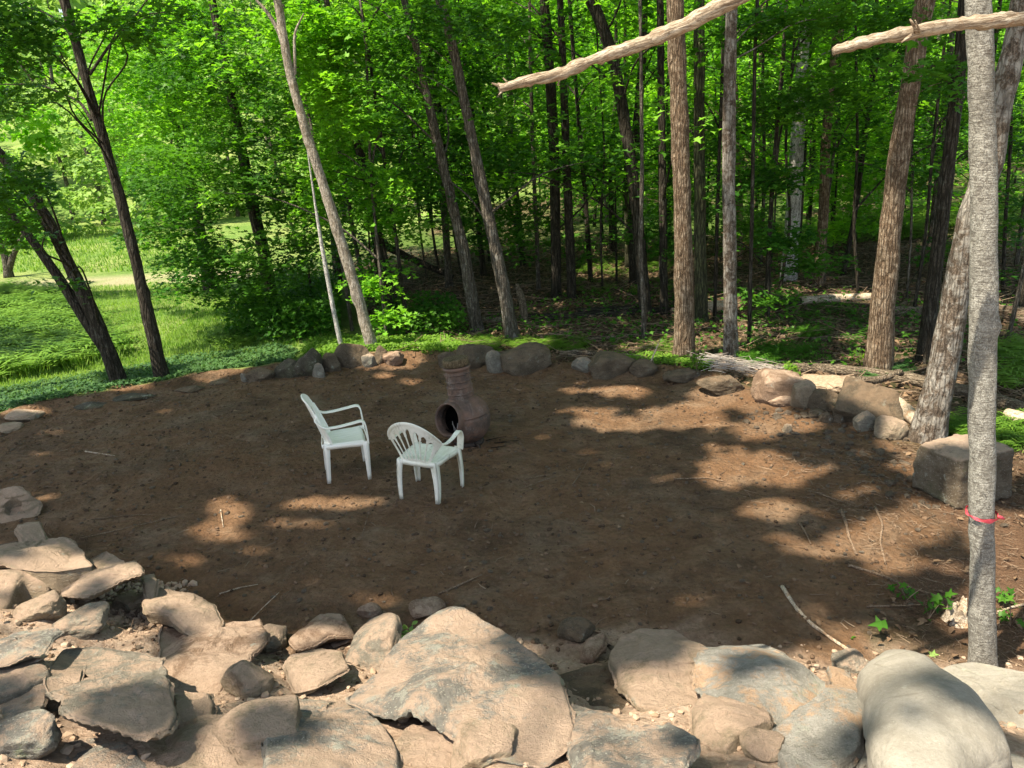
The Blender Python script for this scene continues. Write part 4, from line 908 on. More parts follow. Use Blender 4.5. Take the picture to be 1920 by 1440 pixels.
slab([(276, 1372), (330, 1345), (400, 1345), (455, 1330), (520, 1400), (540, 1500), (262, 1500)], 'rock_dusty', 'wide earth covered stone low between the reddish and the lichen stones', .05, .2, seed=15, dome=.05, rough=.025)
slab([(505, 1330), (522, 1288), (562, 1266), (600, 1262), (645, 1250), (655, 1312), (742, 1372), (738, 1412), (690, 1432), (640, 1470), (560, 1500), (500, 1460)], 'rock_lichen', 'large lichen spotted stone under the small overhanging slab', .05, .25, .02, -.5, seed=16, dome=.06)
slab([(532, 1246), (545, 1226), (570, 1212), (602, 1204), (640, 1222), (647, 1248), (620, 1262), (590, 1276), (558, 1281), (540, 1264)], 'rock_dusty', 'small slab overhanging the large lichen spotted stone', .20, .06, seed=17)
slab([(662, 1184), (684, 1146), (715, 1136), (737, 1150), (750, 1170), (742, 1200), (735, 1226), (715, 1246), (698, 1263), (655, 1287), (638, 1270), (645, 1230)], 'rock_grey', 'peaked stone leaning up against the biggest lichen slab, leaves at its tip', .26, .16, .25, .1, seed=18, dome=.06)
slab([(655, 1290), (682, 1276), (715, 1250), (742, 1208), (762, 1190), (850, 1152), (882, 1162), (950, 1195), (1000, 1230), (1042, 1262), (1046, 1292), (1061, 1330), (1050, 1370), (1000, 1396), (955, 1388), (900, 1383), (868, 1368), (810, 1338), (772, 1318), (760, 1326), (700, 1306)], 'rock_lichen', 'biggest slab of the near bank, grey with lichen and pinkish dust', .24, .12, .02, -.28, seed=19, dome=.04, rough=.022)
slab([(775, 1352), (830, 1358), (878, 1394), (905, 1420), (880, 1500), (715, 1500), (738, 1420), (752, 1385)], 'rock_dusty', 'pinkish stone in the shadow right under the biggest slab', .04, .2, seed=20, dome=.05)
slab([(1040, 1252), (1090, 1212), (1150, 1222), (1162, 1280), (1188, 1345), (1150, 1356), (1062, 1306)], 'rock_brown', 'soil covered stone in shade between the two biggest slabs', .07, .2, seed=21, dome=.03)
slab([(1058, 1300), (1110, 1322), (1182, 1362), (1250, 1360), (1292, 1385), (1297, 1402), (1280, 1432), (1252, 1470), (1180, 1500), (1100, 1500), (1074, 1400), (1062, 1350)], 'rock_lichen', 'long grey green slab sloping down at the bottom right of the biggest one', .16, .12, .05, -.30, seed=22, dome=.04)
slab([(1150, 1228), (1166, 1190), (1210, 1171), (1262, 1172), (1318, 1200), (1345, 1250), (1330, 1290), (1320, 1330), (1300, 1343), (1284, 1326), (1240, 1321), (1200, 1315), (1180, 1296), (1160, 1276)], 'rock_dusty', 'reddish dusted slab with a pale blue grey broken front edge', .20, .10, seed=23, dome=.05)
slab([(1310, 1202), (1380, 1206), (1430, 1199), (1466, 1214), (1502, 1240), (1562, 1276), (1602, 1320), (1590, 1346), (1530, 1345), (1450, 1340), (1380, 1322), (1322, 1290), (1305, 1272), (1318, 1240)], 'rock_white', 'long whitish slab with an orange stain on its lower side', .27, .08, .02, -.25, seed=24, dome=.03)
slab([(1303, 1312), (1320, 1288), (1380, 1318), (1440, 1336), (1440, 1352), (1400, 1372), (1360, 1391), (1330, 1384), (1303, 1360)], 'rock_dusty', 'brown wedge of stone under the long whitish slab', .10, .2, seed=25, dome=.04)
slab([(1450, 1352), (1500, 1330), (1560, 1290), (1548, 1252), (1590, 1254), (1612, 1290), (1620, 1340), (1611, 1390), (1572, 1412), (1530, 1431), (1480, 1416), (1454, 1386)], 'rock_white', 'rounded white fronted stone below the long whitish slab', .12, .25, seed=26, dome=.06, name='boulder')
slab([(1618, 1300), (1625, 1268), (1660, 1244), (1698, 1225), (1738, 1227), (1762, 1262), (1802, 1296), (1852, 1330), (1881, 1380), (1862, 1402), (1820, 1432), (1800, 1500), (1670, 1500), (1634, 1402), (1622, 1340)], 'rock_smooth', 'big smooth pale boulder with a hump on top', .16, .3, .0, -.35, seed=27, name='boulder', blob=.26, rough=.006)
slab([(1608, 1392), (1618, 1360), (1634, 1400), (1668, 1480), (1610, 1500)], 'rock_smooth', 'narrow stone squeezed against the left foot of the smooth boulder', .06, .2, seed=28, name='rock')
slab([(1758, 1256), (1830, 1251), (1880, 1264), (1990, 1276), (1990, 1402), (1886, 1386), (1852, 1332), (1792, 1292)], 'rock_smooth', 'broad pale slab right of the smooth humped boulder', .12, .2, 0, -.3, seed=29, dome=.05, rough=.012)
slab([(1812, 1444), (1862, 1404), (1900, 1390), (1990, 1408), (1990, 1500), (1800, 1500)], 'rock_smooth', 'shaded pale stone in the bottom right corner under the broad slab', .02, .2, seed=30)
slab([(1300, 1440), (1360, 1400), (1452, 1396), (1500, 1432), (1600, 1425), (1605, 1500), (1290, 1500)], 'rock_pink', 'earthy stone low under the white fronted one', -.02, .15, seed=31, dome=.02, rough=.02)
slab([(1090, 1225), (1105, 1200), (1122, 1190), (1136, 1198), (1132, 1214), (1112, 1230)], 'rock_pink', 'small brown stone behind the reddish dusted slab', .06, .1, seed=32, name='rock', dome=.04)
slab([(545, 1190), (575, 1170), (600, 1150), (640, 1150), (660, 1180), (610, 1190), (560, 1200)], 'rock_pink', 'small shaded stone with crumbs behind the little overhanging slab', .06, .12, seed=33, name='rock', dome=.04)

# ------------------------------------------------------------------ boulders
ICO = {}
def ico(n):
    if n not in ICO:
        bm = bmesh.new(); bmesh.ops.create_icosphere(bm, subdivisions=n, radius=1)
        V = np.array([v.co[:] for v in bm.verts]); F = np.array([[v.index for v in f.verts] for f in bm.faces]); bm.free(); ICO[n] = (V, F)
    return ICO[n]
def rock_mesh(dim, seed=0, sub=4, planes=9, rough=.05, soft=9, yaw=0, box=0):
    """a boulder with the half dimensions dim, cut by soft planes"""
    rg = np.random.default_rng(seed+100); V, F = ico(sub)
    N = rg.normal(size=(planes, 3)); N /= np.linalg.norm(N, axis=1)[:, None]; d = rg.uniform(.62, .96, planes)
    if box: N = np.vstack([N, np.eye(3), -np.eye(3)]); d = np.concatenate([d, rg.uniform(box, box+.1, 6)])
    s = np.maximum(V @ N.T, 1e-3)/d
    r = 1/np.power((s**soft).sum(1)+1.0, 1/soft)
    Q = V*r[:, None]; Q /= np.abs(Q).max(0)
    Q = Q*(1+rough*fbm(V+seed, 1.6, 4, seed)[:, None]+rough*.35*fbm(V+seed, 7, 3, seed+2)[:, None])
    Q = Q*np.array(dim); c, s_ = math.cos(yaw), math.sin(yaw)
    return np.stack([Q[:, 0]*c-Q[:, 1]*s_, Q[:, 0]*s_+Q[:, 1]*c, Q[:, 2]], 1), F
def boulder(px, by, wpx, hpx, mat, label, name='boulder', seed=0, depth=.7, tilt=0, sink=.25, box=0, group='boulders along the rim of the clearing', yaw=0, planes=12, rough=.07, sub=5):
    b = ghit(px, by); s = zc(b)/FPX; wd = wpx*s*1.05; hgt = max(hpx*s*.98-.10*wd*depth*.5, .04)
    sk = hgt*sink; V, F = rock_mesh((wd/2, wd/2*depth, (hgt+sk)/2), seed, sub, planes, rough, 36, yaw+(seed % 5)*.12-.2, box)
    c, s_ = math.cos(tilt), math.sin(tilt); V = np.stack([V[:, 0]*c+V[:, 2]*s_, V[:, 1], -V[:, 0]*s_+V[:, 2]*c], 1)
    cen = b+np.array([0, wd/2*depth*.85, (hgt-sk)/2]); cen[2] += float(gz(cen[0], cen[1])[0]-b[2])*.5
    o = obj(name, V+cen, F, M[mat], None, True, cen); o.data.set_sharp_from_angle(angle=R(24)); return tag(o, label, 'stone', group)
BL = [(30, 792, 66, 20, 'rock_dusty', 'flat pale stone at the left end of the far rim', 'rock', .9, 0, 0), (8, 812, 46, 14, 'rock_dusty', 'small flat pale stone just below the leftmost rim stone', 'rock', .9, 0, 0),
 (160, 768, 60, 9, 'rock_dark', 'low earth covered stone in front of the dark forked tree', 'rock', .8, 0, 0), (240, 752, 80, 10, 'rock_dark', 'long low mossy stone below the foot of the forked tree', 'rock', .6, 0, 0),
 (350, 736, 54, 9, 'rock_brown', 'low brown stone right of the slender leaning trunk', 'rock', .7, 0, 0), (405, 722, 44, 6, 'rock_brown', 'flat half buried stone farther right of the slender leaning trunk', 'rock', .7, 0, 0),
 (457, 712, 18, 15, 'rock_grey', 'small grey stone at the left of the low round one', 'rock', .8, 0, 0), (486, 715, 56, 24, 'rock_brown', 'low round brown stone left of the dark slanting one', 'boulder', .8, 0, 0),
 (538, 708, 62, 40, 'rock_dark', 'dark slanting stone against the left of the dark grey boulder', 'boulder', .7, -.5, 0), (578, 706, 64, 54, 'rock_dark', 'dark grey boulder with pale veins near the pale leaning tree', 'boulder', .8, .1, 0),
 (597, 708, 25, 28, 'rock_grey', 'small light stone standing before the dark grey boulder', 'rock', .7, 0, 0), (621, 697, 32, 34, 'rock_brown', 'brown squarish stone between two large rim boulders', 'boulder', .8, 0, .7),
 (658, 692, 72, 50, 'rock_brown', 'large rounded brown boulder at the foot of the pale leaning tree', 'boulder', .8, .1, 0), (691, 687, 28, 23, 'rock_grey', 'light grey block in front of the pale leaning tree', 'rock', .8, 0, .7),
 (713, 682, 24, 34, 'rock_brown', 'narrow brown stone pressed to the right of the pale trunk', 'rock', .8, .2, 0), (735, 674, 36, 20, 'rock_pink', 'flat reddish stone tilted right of the pale trunk', 'rock', .8, -.3, .7),
 (845, 692, 60, 34, 'rock_brown', 'long brown boulder behind the fire pot, left half', 'boulder', .7, -.2, 0), (890, 692, 70, 44, 'rock_brown', 'broad brown boulder directly behind the top of the fire pot', 'boulder', .8, 0, .72),
 (932, 694, 36, 42, 'rock_grey', 'egg shaped stone standing between two broad rim boulders', 'boulder', .8, -.35, 0), (985, 692, 92, 44, 'rock_brown', 'broad brown boulder in front of the grey leaning trunk', 'boulder', .7, .1, .72),
 (920, 694, 16, 10, 'rock_brown', 'pebble sized stone at the foot of the egg shaped one', 'rock', .8, 0, 0), (1097, 694, 44, 24, 'rock_grey', 'low pale stone left of the flat slab of the far rim', 'rock', .8, 0, 0),
 (1150, 703, 92, 34, 'rock_brown', 'wide flat slab in the middle of the far rim', 'flat_stone', .7, 0, .72), (1212, 704, 56, 26, 'rock_brown', 'earth covered stone right of the wide flat slab', 'rock', .8, 0, 0),
 (1285, 716, 74, 24, 'rock_brown', 'low rounded stone below the flaky brown trunk', 'boulder', .7, 0, 0), (1362, 734, 96, 34, 'rock_brown', 'long low boulder below the mottled straight trunk', 'boulder', .6, .1, 0),
 (1470, 760, 70, 26, 'rock_pink', 'pinkish low stone in front of the reddish peaked one', 'boulder', .8, 0, 0), (1475, 748, 90, 44, 'rock_pink', 'reddish peaked stone lit by the sun on the right rim', 'boulder', .8, .25, .7),
 (1516, 760, 52, 42, 'rock_dusty', 'brownish squared stone right of the reddish peaked one', 'boulder', .8, -.3, .7), (1560, 772, 74, 40, 'rock_brown', 'soil covered mound of stone left of the tilted grey slab', 'boulder', .8, 0, 0),
 (1563, 772, 36, 18, 'rock_dark', 'small dark wedge stone left of the tilted grey slab', 'rock', .8, .2, .7), (1534, 780, 26, 11, 'rock_brown', 'tiny flat dark stone left of the dark wedge', 'rock', .8, 0, .7),
 (1553, 794, 26, 24, 'rock_brown', 'small upright brown stone under the dark wedge', 'rock', .8, 0, 0), (1576, 793, 26, 24, 'rock_brown', 'squarish small stone against the foot of the tilted slab', 'rock', .8, 0, .7),
 (1624, 806, 44, 26, 'rock_grey', 'pale wedge of wood coloured stone leaning on the tilted slab', 'rock', .6, -.55, .7), (1678, 824, 62, 44, 'rock_dusty', 'rounded pale boulder beside the foot of the thick leaning trunk', 'boulder', .9, -.3, 0),
 (1478, 812, 15, 16, 'rock_dusty', 'lone fist sized stone in the dirt right of the sunny patch', 'rock', .8, .3, .7), (1658, 790, 0, 0, '', '', '', 0, 0, 0)]
for k, e in enumerate(BL):
    if e[2] == 0: continue
    if 'tilted slab' in e[5] and e[0] == 1576: pass
    boulder(e[0], e[1], e[2], e[3], e[4], e[5], e[6], 40+k, e[7], e[8], .6, e[9])
# tilted slab and the big block, as cut stones
def block(px_base, Wm, Dm, Hm, mat, label, yaw=0, tilt=(0, 0), seed=0, taper=(0, 0, 0), name='boulder', group='boulders along the rim of the clearing', sink=.06, wedge=0):
    b = ghit(*px_base); n = 26
    bm = bmesh.new(); bmesh.ops.create_cube(bm, size=2); bmesh.ops.subdivide_edges(bm, edges=bm.edges[:], cuts=n, use_grid_fill=True)
    V = np.array([v.co[:] for v in bm.verts]); F = np.array([[v.index for v in f.verts] for f in bm.faces]); bm.free()
    p = 18.0; nr = (np.abs(V)**p).sum(1)**(1/p); V = V/nr[:, None]
    V[:, 0] *= 1-taper[0]*(V[:, 2]+1)/2; V[:, 1] *= 1-taper[1]*(V[:, 2]+1)/2; V[:, 2] += taper[2]*V[:, 0]*(V[:, 2]+1)/2
    V[:, 0] += wedge*(V[:, 1])*.5
    Q = V*np.array([Wm/2, Dm/2, Hm/2]); d = V/np.linalg.norm(V, axis=1)[:, None]
    Q += d*(fbm(Q, 3.5, 4, seed)*.028+fbm(Q, 16, 4, seed+1)*.011)[:, None]
    E = Matrix.Rotation(yaw, 3, 'Z') @ Matrix.Rotation(tilt[0], 3, 'X') @ Matrix.Rotation(tilt[1], 3, 'Y')
    Q = Q @ np.array(E).T; Q[:, 2] -= Q[:, 2].min()+sink; Q[:, 1] -= Q[:, 1].min()*1.0
    Q += b; o = obj(name, Q, F, M[mat], None, True, b); return tag(o, label, 'stone', group)
s = zc(ghit(1650, 815))/FPX
block((1650, 806), 128*s, 34*s, 82*s, 'rock_brown', 'big tilted grey brown slab left of the rounded pale boulder', yaw=-.1, tilt=(-.9, .28), seed=3, taper=(.25, 0, -.15), name='flat_stone')
s = zc(ghit(1800, 950))/FPX
block((1842, 955), 142*s, 112*s, 100*s, 'rock_block', 'big square block of stone behind the nearest grey trunk', yaw=.34, tilt=(.02, .0), seed=5, taper=(.02, .12, 0), sink=.02)

NB_ = [(455, 1305, 95, 46, 'rock_dusty', 'angular tan rock below the long edge of the reddish stone'), (60, 1166, 80, 34, 'rock_dusty', 'tan rock between the rounded boulder and the greenish flat stone on the left'),
 (235, 1150, 60, 26, 'rock_dusty', 'small rock sticking out of the loose pale soil under the kite shaped stone'), (135, 1190, 90, 32, 'rock_grey', 'greyish rock just above the broad scraped slab'), (505, 1222, 64, 40, 'rock_dusty', 'squat tan rock right of the tip of the reddish stone'),
 (905, 1436, 120, 46, 'rock_dusty', 'half buried rock under the lower right edge of the biggest slab'), (1085, 1206, 70, 34, 'rock_brown', 'brown lump of rock and soil right of the point of the biggest slab'), (1150, 1400, 60, 24, 'rock_grey', 'small grey rock on the long grey green slab'),
 (1445, 1428, 90, 40, 'rock_dusty', 'tan rock left below the rounded white fronted stone'), (470, 1420, 150, 60, 'rock_dusty', 'wide dusty rock at the bottom left of the large lichen spotted stone'), (85, 1335, 60, 40, 'rock_grey', 'grey rock in the shadow left under the broad scraped slab'),
 (1602, 1262, 56, 34, 'rock_grey', 'grey rock behind the left shoulder of the smooth boulder'), (800, 1160, 70, 26, 'rock_pink', 'reddish clod of soil and stone on the back edge of the biggest slab'), (30, 1420, 110, 60, 'rock_lichen', 'dark rock in the bottom left corner'), (690, 1160, 44, 22, 'rock_pink', 'small orange brown stone behind the peaked stone')]
for k, e in enumerate(NB_): boulder(e[0], e[1], e[2], e[3], e[4], e[5], 'rock', 140+k, .9, .1*(-1)**k, .5, .7 if k % 2 else 0, group='rocks wedged among the flat stones of the near bank')
# ------------------------------------------------------------------ small stones, clods and pebbles
def pebble_field(name, label, n, xs, ys, smin, smax, keepf, mat, seed, flat=.6, sub=1, ss=2.2):
    rg = np.random.default_rng(seed); x = rg.uniform(*xs, n); y = rg.uniform(*ys, n); k = keepf(x, y); x, y = x[k], y[k]
    z = gz(x, y); n = len(x); V, F = ico(sub); sz = smin+(smax-smin)*rg.uniform(0, 1, n)**(ss*2)
    D = rg.uniform(.6, 1.3, (n, 3))*np.array([1, 1, flat]); th = rg.uniform(0, 6.28, n)
    jit = rg.normal(0, .16, (n, len(V), 1))
    Q = V[None]*(1+jit)*D[:, None, :]*sz[:, None, None]
    c, s_ = np.cos(th)[:, None], np.sin(th)[:, None]
    Q = np.stack([Q[:, :, 0]*c-Q[:, :, 1]*s_, Q[:, :, 0]*s_+Q[:, :, 1]*c, Q[:, :, 2]], -1)+np.stack([x, y, z+sz*flat*.35], 1)[:, None, :]
    Ff = (F[None]+np.arange(n)[:, None, None]*len(V)).reshape(-1, 3)
    return tag(obj(name, Q.reshape(-1, 3), Ff, M[mat], smooth=False), label, kind='stuff')
inP = lambda x, y: inpoly(x, y, PATIO)
c0 = hit(1690, 890); c1 = hit(1560, 790)
pebble_field('pebbles', 'loose pebbles strewn over the bare dirt', 9000, (-9, 5), (3.5, 13), .004, .028, lambda x, y: inP(x, y), 'pebble', 1, ss=2.5)
pebble_field('rubble', 'heap of small stones spilling from the right rim', 900, (c0[0]-1.3, c0[0]+1.0), (c0[1]-1.1, c1[1]+.3), .012, .055, lambda x, y: np.random.default_rng(3).uniform(size=len(x)) < np.exp(-((x-c0[0]+ .25*(y-c0[1]))/.55)**2), 'pebble', 2, ss=1.3)
pebble_field('soil_clods', 'crumbs of dry soil on the near bank', 9000, (-5, 4.5), (1.6, 6.5), .005, .03, lambda x, y: (y < yb(x)+.1), 'soil', 3, .8, ss=2.2)
e0 = ghit(180, 1150)
pebble_field('loose_soil', 'heap of crumbly pale soil under the kite shaped stone', 1500, (e0[0]-.7, e0[0]+.6), (e0[1]-.4, e0[1]+.45), .008, .035, lambda x, y: np.ones(len(x), bool), 'soil', 4, .8, ss=1.2)
pebble_field('dirt_clods', 'dark crumbs of earth over the clearing', 16000, (-9, 5), (3.5, 13), .005, .026, lambda x, y: inP(x, y), 'clod', 5, .7, ss=1.5)

# ------------------------------------------------------------------ twigs, needles and dead leaves
def twig_field(name, label, n, xs, ys, lmin, lmax, r, keepf, mat, seed, zl=.01, up=.12, dirn=None):
    rg = np.random.default_rng(seed); x = rg.uniform(*xs, n); y = rg.uniform(*ys, n); k = keepf(x, y); x, y = x[k], y[k]; n = len(x); z = gz(x, y)+zl*rg.uniform(.2, 1, n)
    a = rg.uniform(0, 6.28, n) if dirn is None else dirn+rg.normal(0, .5, n); L = rg.uniform(lmin, lmax, n); u = rg.normal(0, up, n); rr = r*rg.uniform(.5, 1.2, n)
    d = np.stack([np.cos(a), np.sin(a), u], 1); p = np.stack([-np.sin(a), np.cos(a), 0*a], 1); bend = rg.normal(0, .12, n)*L
    C = np.stack([x, y, z+np.abs(u)*L/2], 1); ring = []
    for t, rad in ((-.5, 1), (0, .9), (.5, .4)):
        c = C+d*(L*t)[:, None]+p*(bend*(1-4*t*t))[:, None]
        for q in range(3):
            al = q*2.094; ring.append(c+(p*math.cos(al)+np.array([0, 0, 1.0])*math.sin(al))*(rr*rad)[:, None])
    V = np.stack(ring, 1); F = []
    for s_ in (0, 3):
        for q in range(3): F.append([s_+q, s_+(q+1) % 3, s_+3+(q+1) % 3, s_+3+q])
    F = (np.array(F)[None]+np.arange(n)[:, None, None]*9).reshape(-1, 4)
    return tag(obj(name, V.reshape(-1, 3), F, M[mat], smooth=False), label, kind='stuff')
twig_field('twigs', 'bits of root and twig on the bare dirt', 1500, (-9, 5), (3.5, 13), .03, .18, .0035, inP, 'twig', 11)
twig_field('needles', 'fallen needles and bark shreds around the nearest trunk', 9000, (2.2, 6.5), (3.2, 8.5), .03, .11, .0022, lambda x, y: zone(needle, x, y) > .4, 'twig', 12, .02)
wood_ok = lambda x, y: (zone(lawn, x, y) < .3) & (zone(dirt, x, y) < .3)
twig_field('brush', 'fallen twigs over the forest floor', 5000, (-5, 12), (9, 24), .15, .9, .007, lambda x, y: wood_ok(x, y), 'twig', 13, .05, .12)
b0 = ghit(1365, 700); b1 = ghit(1440, 722)
twig_field('brush_pile', 'pale heap of thin dry twigs on the rim left of the reddish stone', 190, (b0[0]-.25, b1[0]+.35), (b0[1]-.1, b0[1]+.55), .15, .5, .005, lambda x, y: np.ones(len(x), bool), 'twig_pale', 14, .16, .10, -.35)
def leaf_litter(n, xs, ys, keepf, seed, size, label, mat='litter'):
    rg = np.random.default_rng(seed); x = rg.uniform(*xs, n); y = rg.uniform(*ys, n); k = keepf(x, y); x, y = x[k], y[k]; n = len(x)
    C = np.stack([x, y, gz(x, y)+.02], 1); Nn = np.stack([rg.normal(0, .45, n), rg.normal(0, .45, n), np.ones(n)], 1)
    V, F = leaves(C, Nn, rg.uniform(.6, 1.2, n)*size, OVAL, rg, .3)
    return tag(obj('leaf_litter', V, F, M[mat], smooth=False), label, kind='stuff')
leaf_litter(26000, (-6, 13), (9, 26), wood_ok, 15, .10, 'brown fallen leaves covering the forest floor')
leaf_litter(900, (-7, 4.5), (4.5, 12.5), lambda x, y: inP(x, y) & (n2(x, y, .9, 3, 7) > .18), 17, .055, 'dry fallen leaves drifted over the bare dirt')
leaf_litter(900, (2.0, 6.5), (3.2, 9), lambda x, y: zone(dirt, x, y) < .6, 16, .07, 'fallen leaves around the nearest trunk')

# ------------------------------------------------------------------ green ground plants
def fronds(name, label, pts, Lf, nper, mat, seed, width=.16, pairs=9, group=None):
    rg = np.random.default_rng(seed); Vs, Fs, n0 = [], [], 0
    P = np.repeat(pts, nper, 0); n = len(P); a = rg.uniform(0, 6.28, n); L = Lf*rg.uniform(.6, 1.15, n); el = rg.uniform(.7, 1.25, n)
    t = np.linspace(.12, 1, pairs)
    ux_, uy_ = np.cos(a), np.sin(a)
    hx = (t[None, :]*np.cos(el)[:, None]+.25*t[None, :]**2)*L[:, None]; hz = (t[None, :]*np.sin(el)[:, None]-.55*t[None, :]**2.2)*L[:, None]
    C = np.stack([P[:, 0:1]+ux_[:, None]*hx, P[:, 1:2]+uy_[:, None]*hx, P[:, 2:3]+hz], -1)
    side = np.stack([-uy_, ux_, 0*ux_], 1)[:, None, :]; fw = np.stack([ux_, uy_, 0*ux_], 1)[:, None, :]
    wdt = (np.sin(np.clip(t*1.05+.12, 0, 1)*math.pi)**.7*width)[None, :, None]*L[:, None, None]*1.6
    st = (L/pairs)[:, None, None]*.42; quads = []
    for sg in (-1, 1):
        A = C-fw*st*.5; B = C+fw*st*.5; tip = C+side*sg*wdt+fw*st*.9-np.array([0, 0, .12])*wdt; 
        quads.append(np.stack([A, B, tip], 2).reshape(-1, 3, 3))
    Q = np.concatenate(quads); F = np.arange(len(Q)*3).reshape(-1, 3)
    o = obj(name, Q.reshape(-1, 3), F, M[mat], smooth=False); return o
def scatter_px(poly, n, seed, dz=0):
    rg = np.random.default_rng(seed); W = np.array([hit(*p)[:2] for p in poly]); lo, hi_ = W.min(0), W.max(0)
    x = rg.uniform(lo[0], hi_[0], n*6); y = rg.uniform(lo[1], hi_[1], n*6); k = inpoly(x, y, W); x, y = x[k][:n], y[k][:n]
    return np.stack([x, y, gz(x, y)], 1)
FP = scatter_px([(-260, 620), (-100, 560), (20, 545), (90, 560), (150, 590), (215, 650), (225, 672), (150, 690), (40, 705), (-100, 740), (-260, 760)], 700, 31)
tag(fronds('ferns', 'tall bright ferns growing at the left side of the lawn', FP, 1.0, 9, 'fern', 32), kind='stuff')
FP = scatter_px([(395, 640), (440, 618), (480, 640), (440, 665)], 22, 33); tag(fronds('ferns', 'fern clump at the lawn edge left of the rim boulders', FP, .55, 8, 'fern', 34), kind='stuff')
FP = scatter_px([(1395, 690), (1420, 655), (1520, 655), (1540, 680), (1440, 695)], 34, 35); tag(fronds('ferns', 'low dark ferns right of the mottled straight trunk', FP, .45, 7, 'leaf', 36), kind='stuff')
FP = scatter_px([(1400, 600), (1600, 560), (1640, 640), (1500, 650)], 22, 37); tag(fronds('undergrowth', 'shaded low greenery deep right in the wood', FP, .5, 7, 'leaf', 38), kind='stuff')
FP = scatter_px([(1600, 700), (1690, 690), (1700, 712), (1640, 715)], 26, 39); tag(fronds('ferns', 'little ferns round the foot of the stout brown trunk', FP, .34, 7, 'cover', 40), kind='stuff')
FP = scatter_px([(1760, 800), (1920, 780), (1990, 800), (1990, 850), (1880, 850), (1770, 815)], 90, 41); tag(fronds('weeds', 'sunlit weeds behind the square block of stone', FP, .35, 8, 'fern', 42), kind='stuff')
FP = scatter_px([(1860, 660), (1990, 640), (1990, 760), (1870, 730)], 45, 43); tag(fronds('ferns', 'ferns right of the nearest trunk beyond the rim', FP, .6, 9, 'fern', 44), kind='stuff')
FP = scatter_px([(1080, 490), (1270, 485), (1270, 560), (1080, 560)], 60, 45); tag(fronds('undergrowth', 'sunlit low plants beyond the dark log', FP, .5, 7, 'fern', 46), kind='stuff')
FP = scatter_px([(1130, 640), (1290, 640), (1300, 670), (1130, 672)], 40, 47); tag(fronds('weeds', 'small weeds before the flaky brown trunk', FP, .22, 7, 'fern', 48), kind='stuff')
FP = scatter_px([(860, 640), (1100, 640), (1100, 660), (860, 665)], 110, 49); tag(fronds('weeds', 'low green weeds behind the middle rim boulders', FP, .30, 8, 'fern', 50), kind='stuff')
FP = scatter_px([(1880, 420), (1560, 460), (1400, 470), (1400, 440), (1700, 400), (1990, 380)], 260, 51); tag(fronds('undergrowth', 'bright greenery in the sunny gap at the back of the wood', FP, 1.0, 8, 'fern', 52), kind='stuff')
def cover(name, label, poly, n, size, hgt, mat, seed, shape=OVAL):
    P = scatter_px(poly, n, seed); rg = np.random.default_rng(seed+1); P[:, 2] += rg.uniform(.01, hgt, len(P))
    Nn = np.stack([rg.normal(0, .5, len(P)), rg.normal(-.15, .5, len(P)), np.ones(len(P))], 1)
    V, F = leaves(P, Nn, rg.uniform(.6, 1.2, len(P))*size, shape, rg); return tag(obj(name, V, F, M[mat], smooth=False), label, kind='stuff')
cover('ground_cover', 'dark glossy ground cover along the left rim', [(-260, 790), (-60, 745), (120, 712), (260, 690), (330, 672), (520, 650), (560, 660), (540, 690), (420, 705), (300, 728), (130, 758), (-60, 790), (-260, 830)], 13000, .07, .08, 'cover', 61)
cover('ground_cover', 'bright small leaved plants between the rim boulders', [(560, 662), (600, 640), (720, 640), (840, 640), (880, 665), (800, 676), (735, 672), (600, 676)], 6500, .07, .14, 'fern', 63)
cover('ground_cover', 'small leaved plants in front of the flaky brown trunk', [(1130, 668), (1260, 672), (1340, 690), (1330, 715), (1240, 698), (1130, 690)], 2600, .06, .10, 'fern', 65)
cover('undergrowth', 'dark bushy growth in the shade left of the pale leaning tree', [(420, 640), (480, 560), (560, 540), (640, 560), (640, 640), (520, 650)], 9000, .11, .75, 'leaf', 67, MAPLE)
cover('undergrowth', 'leafy shrubs in the shade right of the pale leaning tree', [(700, 640), (730, 590), (850, 590), (880, 635)], 2600, .09, .5, 'leaf', 69, MAPLE)
cover('undergrowth', 'patchy green seedlings over the forest floor', [(860, 640), (1000, 560), (1300, 540), (1500, 540), (1900, 560), (1980, 700), (1500, 700), (1250, 650)], 2600, .085, .2, 'leaf', 71, MAPLE)
# grass of the lawn
rg = np.random.default_rng(81)
P = np.concatenate([scatter_px([(-200, 760), (0, 700), (250, 670), (420, 560), (560, 540), (560, 650), (330, 690), (100, 740)], 16000, 82), scatter_px([(60, 540), (430, 530), (430, 640), (240, 680)], 15000, 83), scatter_px([(-100, 620), (60, 548), (180, 590), (230, 680), (0, 720)], 9000, 84)])
n = len(P); hh = rg.uniform(.04, .11, n); hh[31000:] *= 3.0; a = rg.uniform(0, 6.28, n); wv = rg.uniform(.004, .009, n)*1.6
d = np.stack([np.cos(a), np.sin(a), 0*a], 1); q = np.stack([-np.sin(a), np.cos(a), 0*a], 1)
V = np.stack([P-q*wv[:, None], P+q*wv[:, None], P+d*(hh*.5)[:, None]+np.array([0, 0, 1.0])*hh[:, None]], 1)
tag(obj('grass', V.reshape(-1, 3), np.arange(3*n).reshape(-1, 3), M['grass'], smooth=False), 'grass blades of the mown lawn', kind='stuff')
rg = np.random.default_rng(85); P = scatter_px([(-300, 520), (-300, 440), (200, 425), (420, 440), (460, 500), (430, 505), (0, 512)], 14000, 86); n = len(P); hh = rg.uniform(.08, .2, n); a = rg.uniform(0, 6.28, n)
q = np.stack([-np.sin(a), np.cos(a), 0*a], 1)*.03; V = np.stack([P-q, P+q, P+np.stack([np.cos(a)*hh*.4, np.sin(a)*hh*.4, hh], 1)], 1)
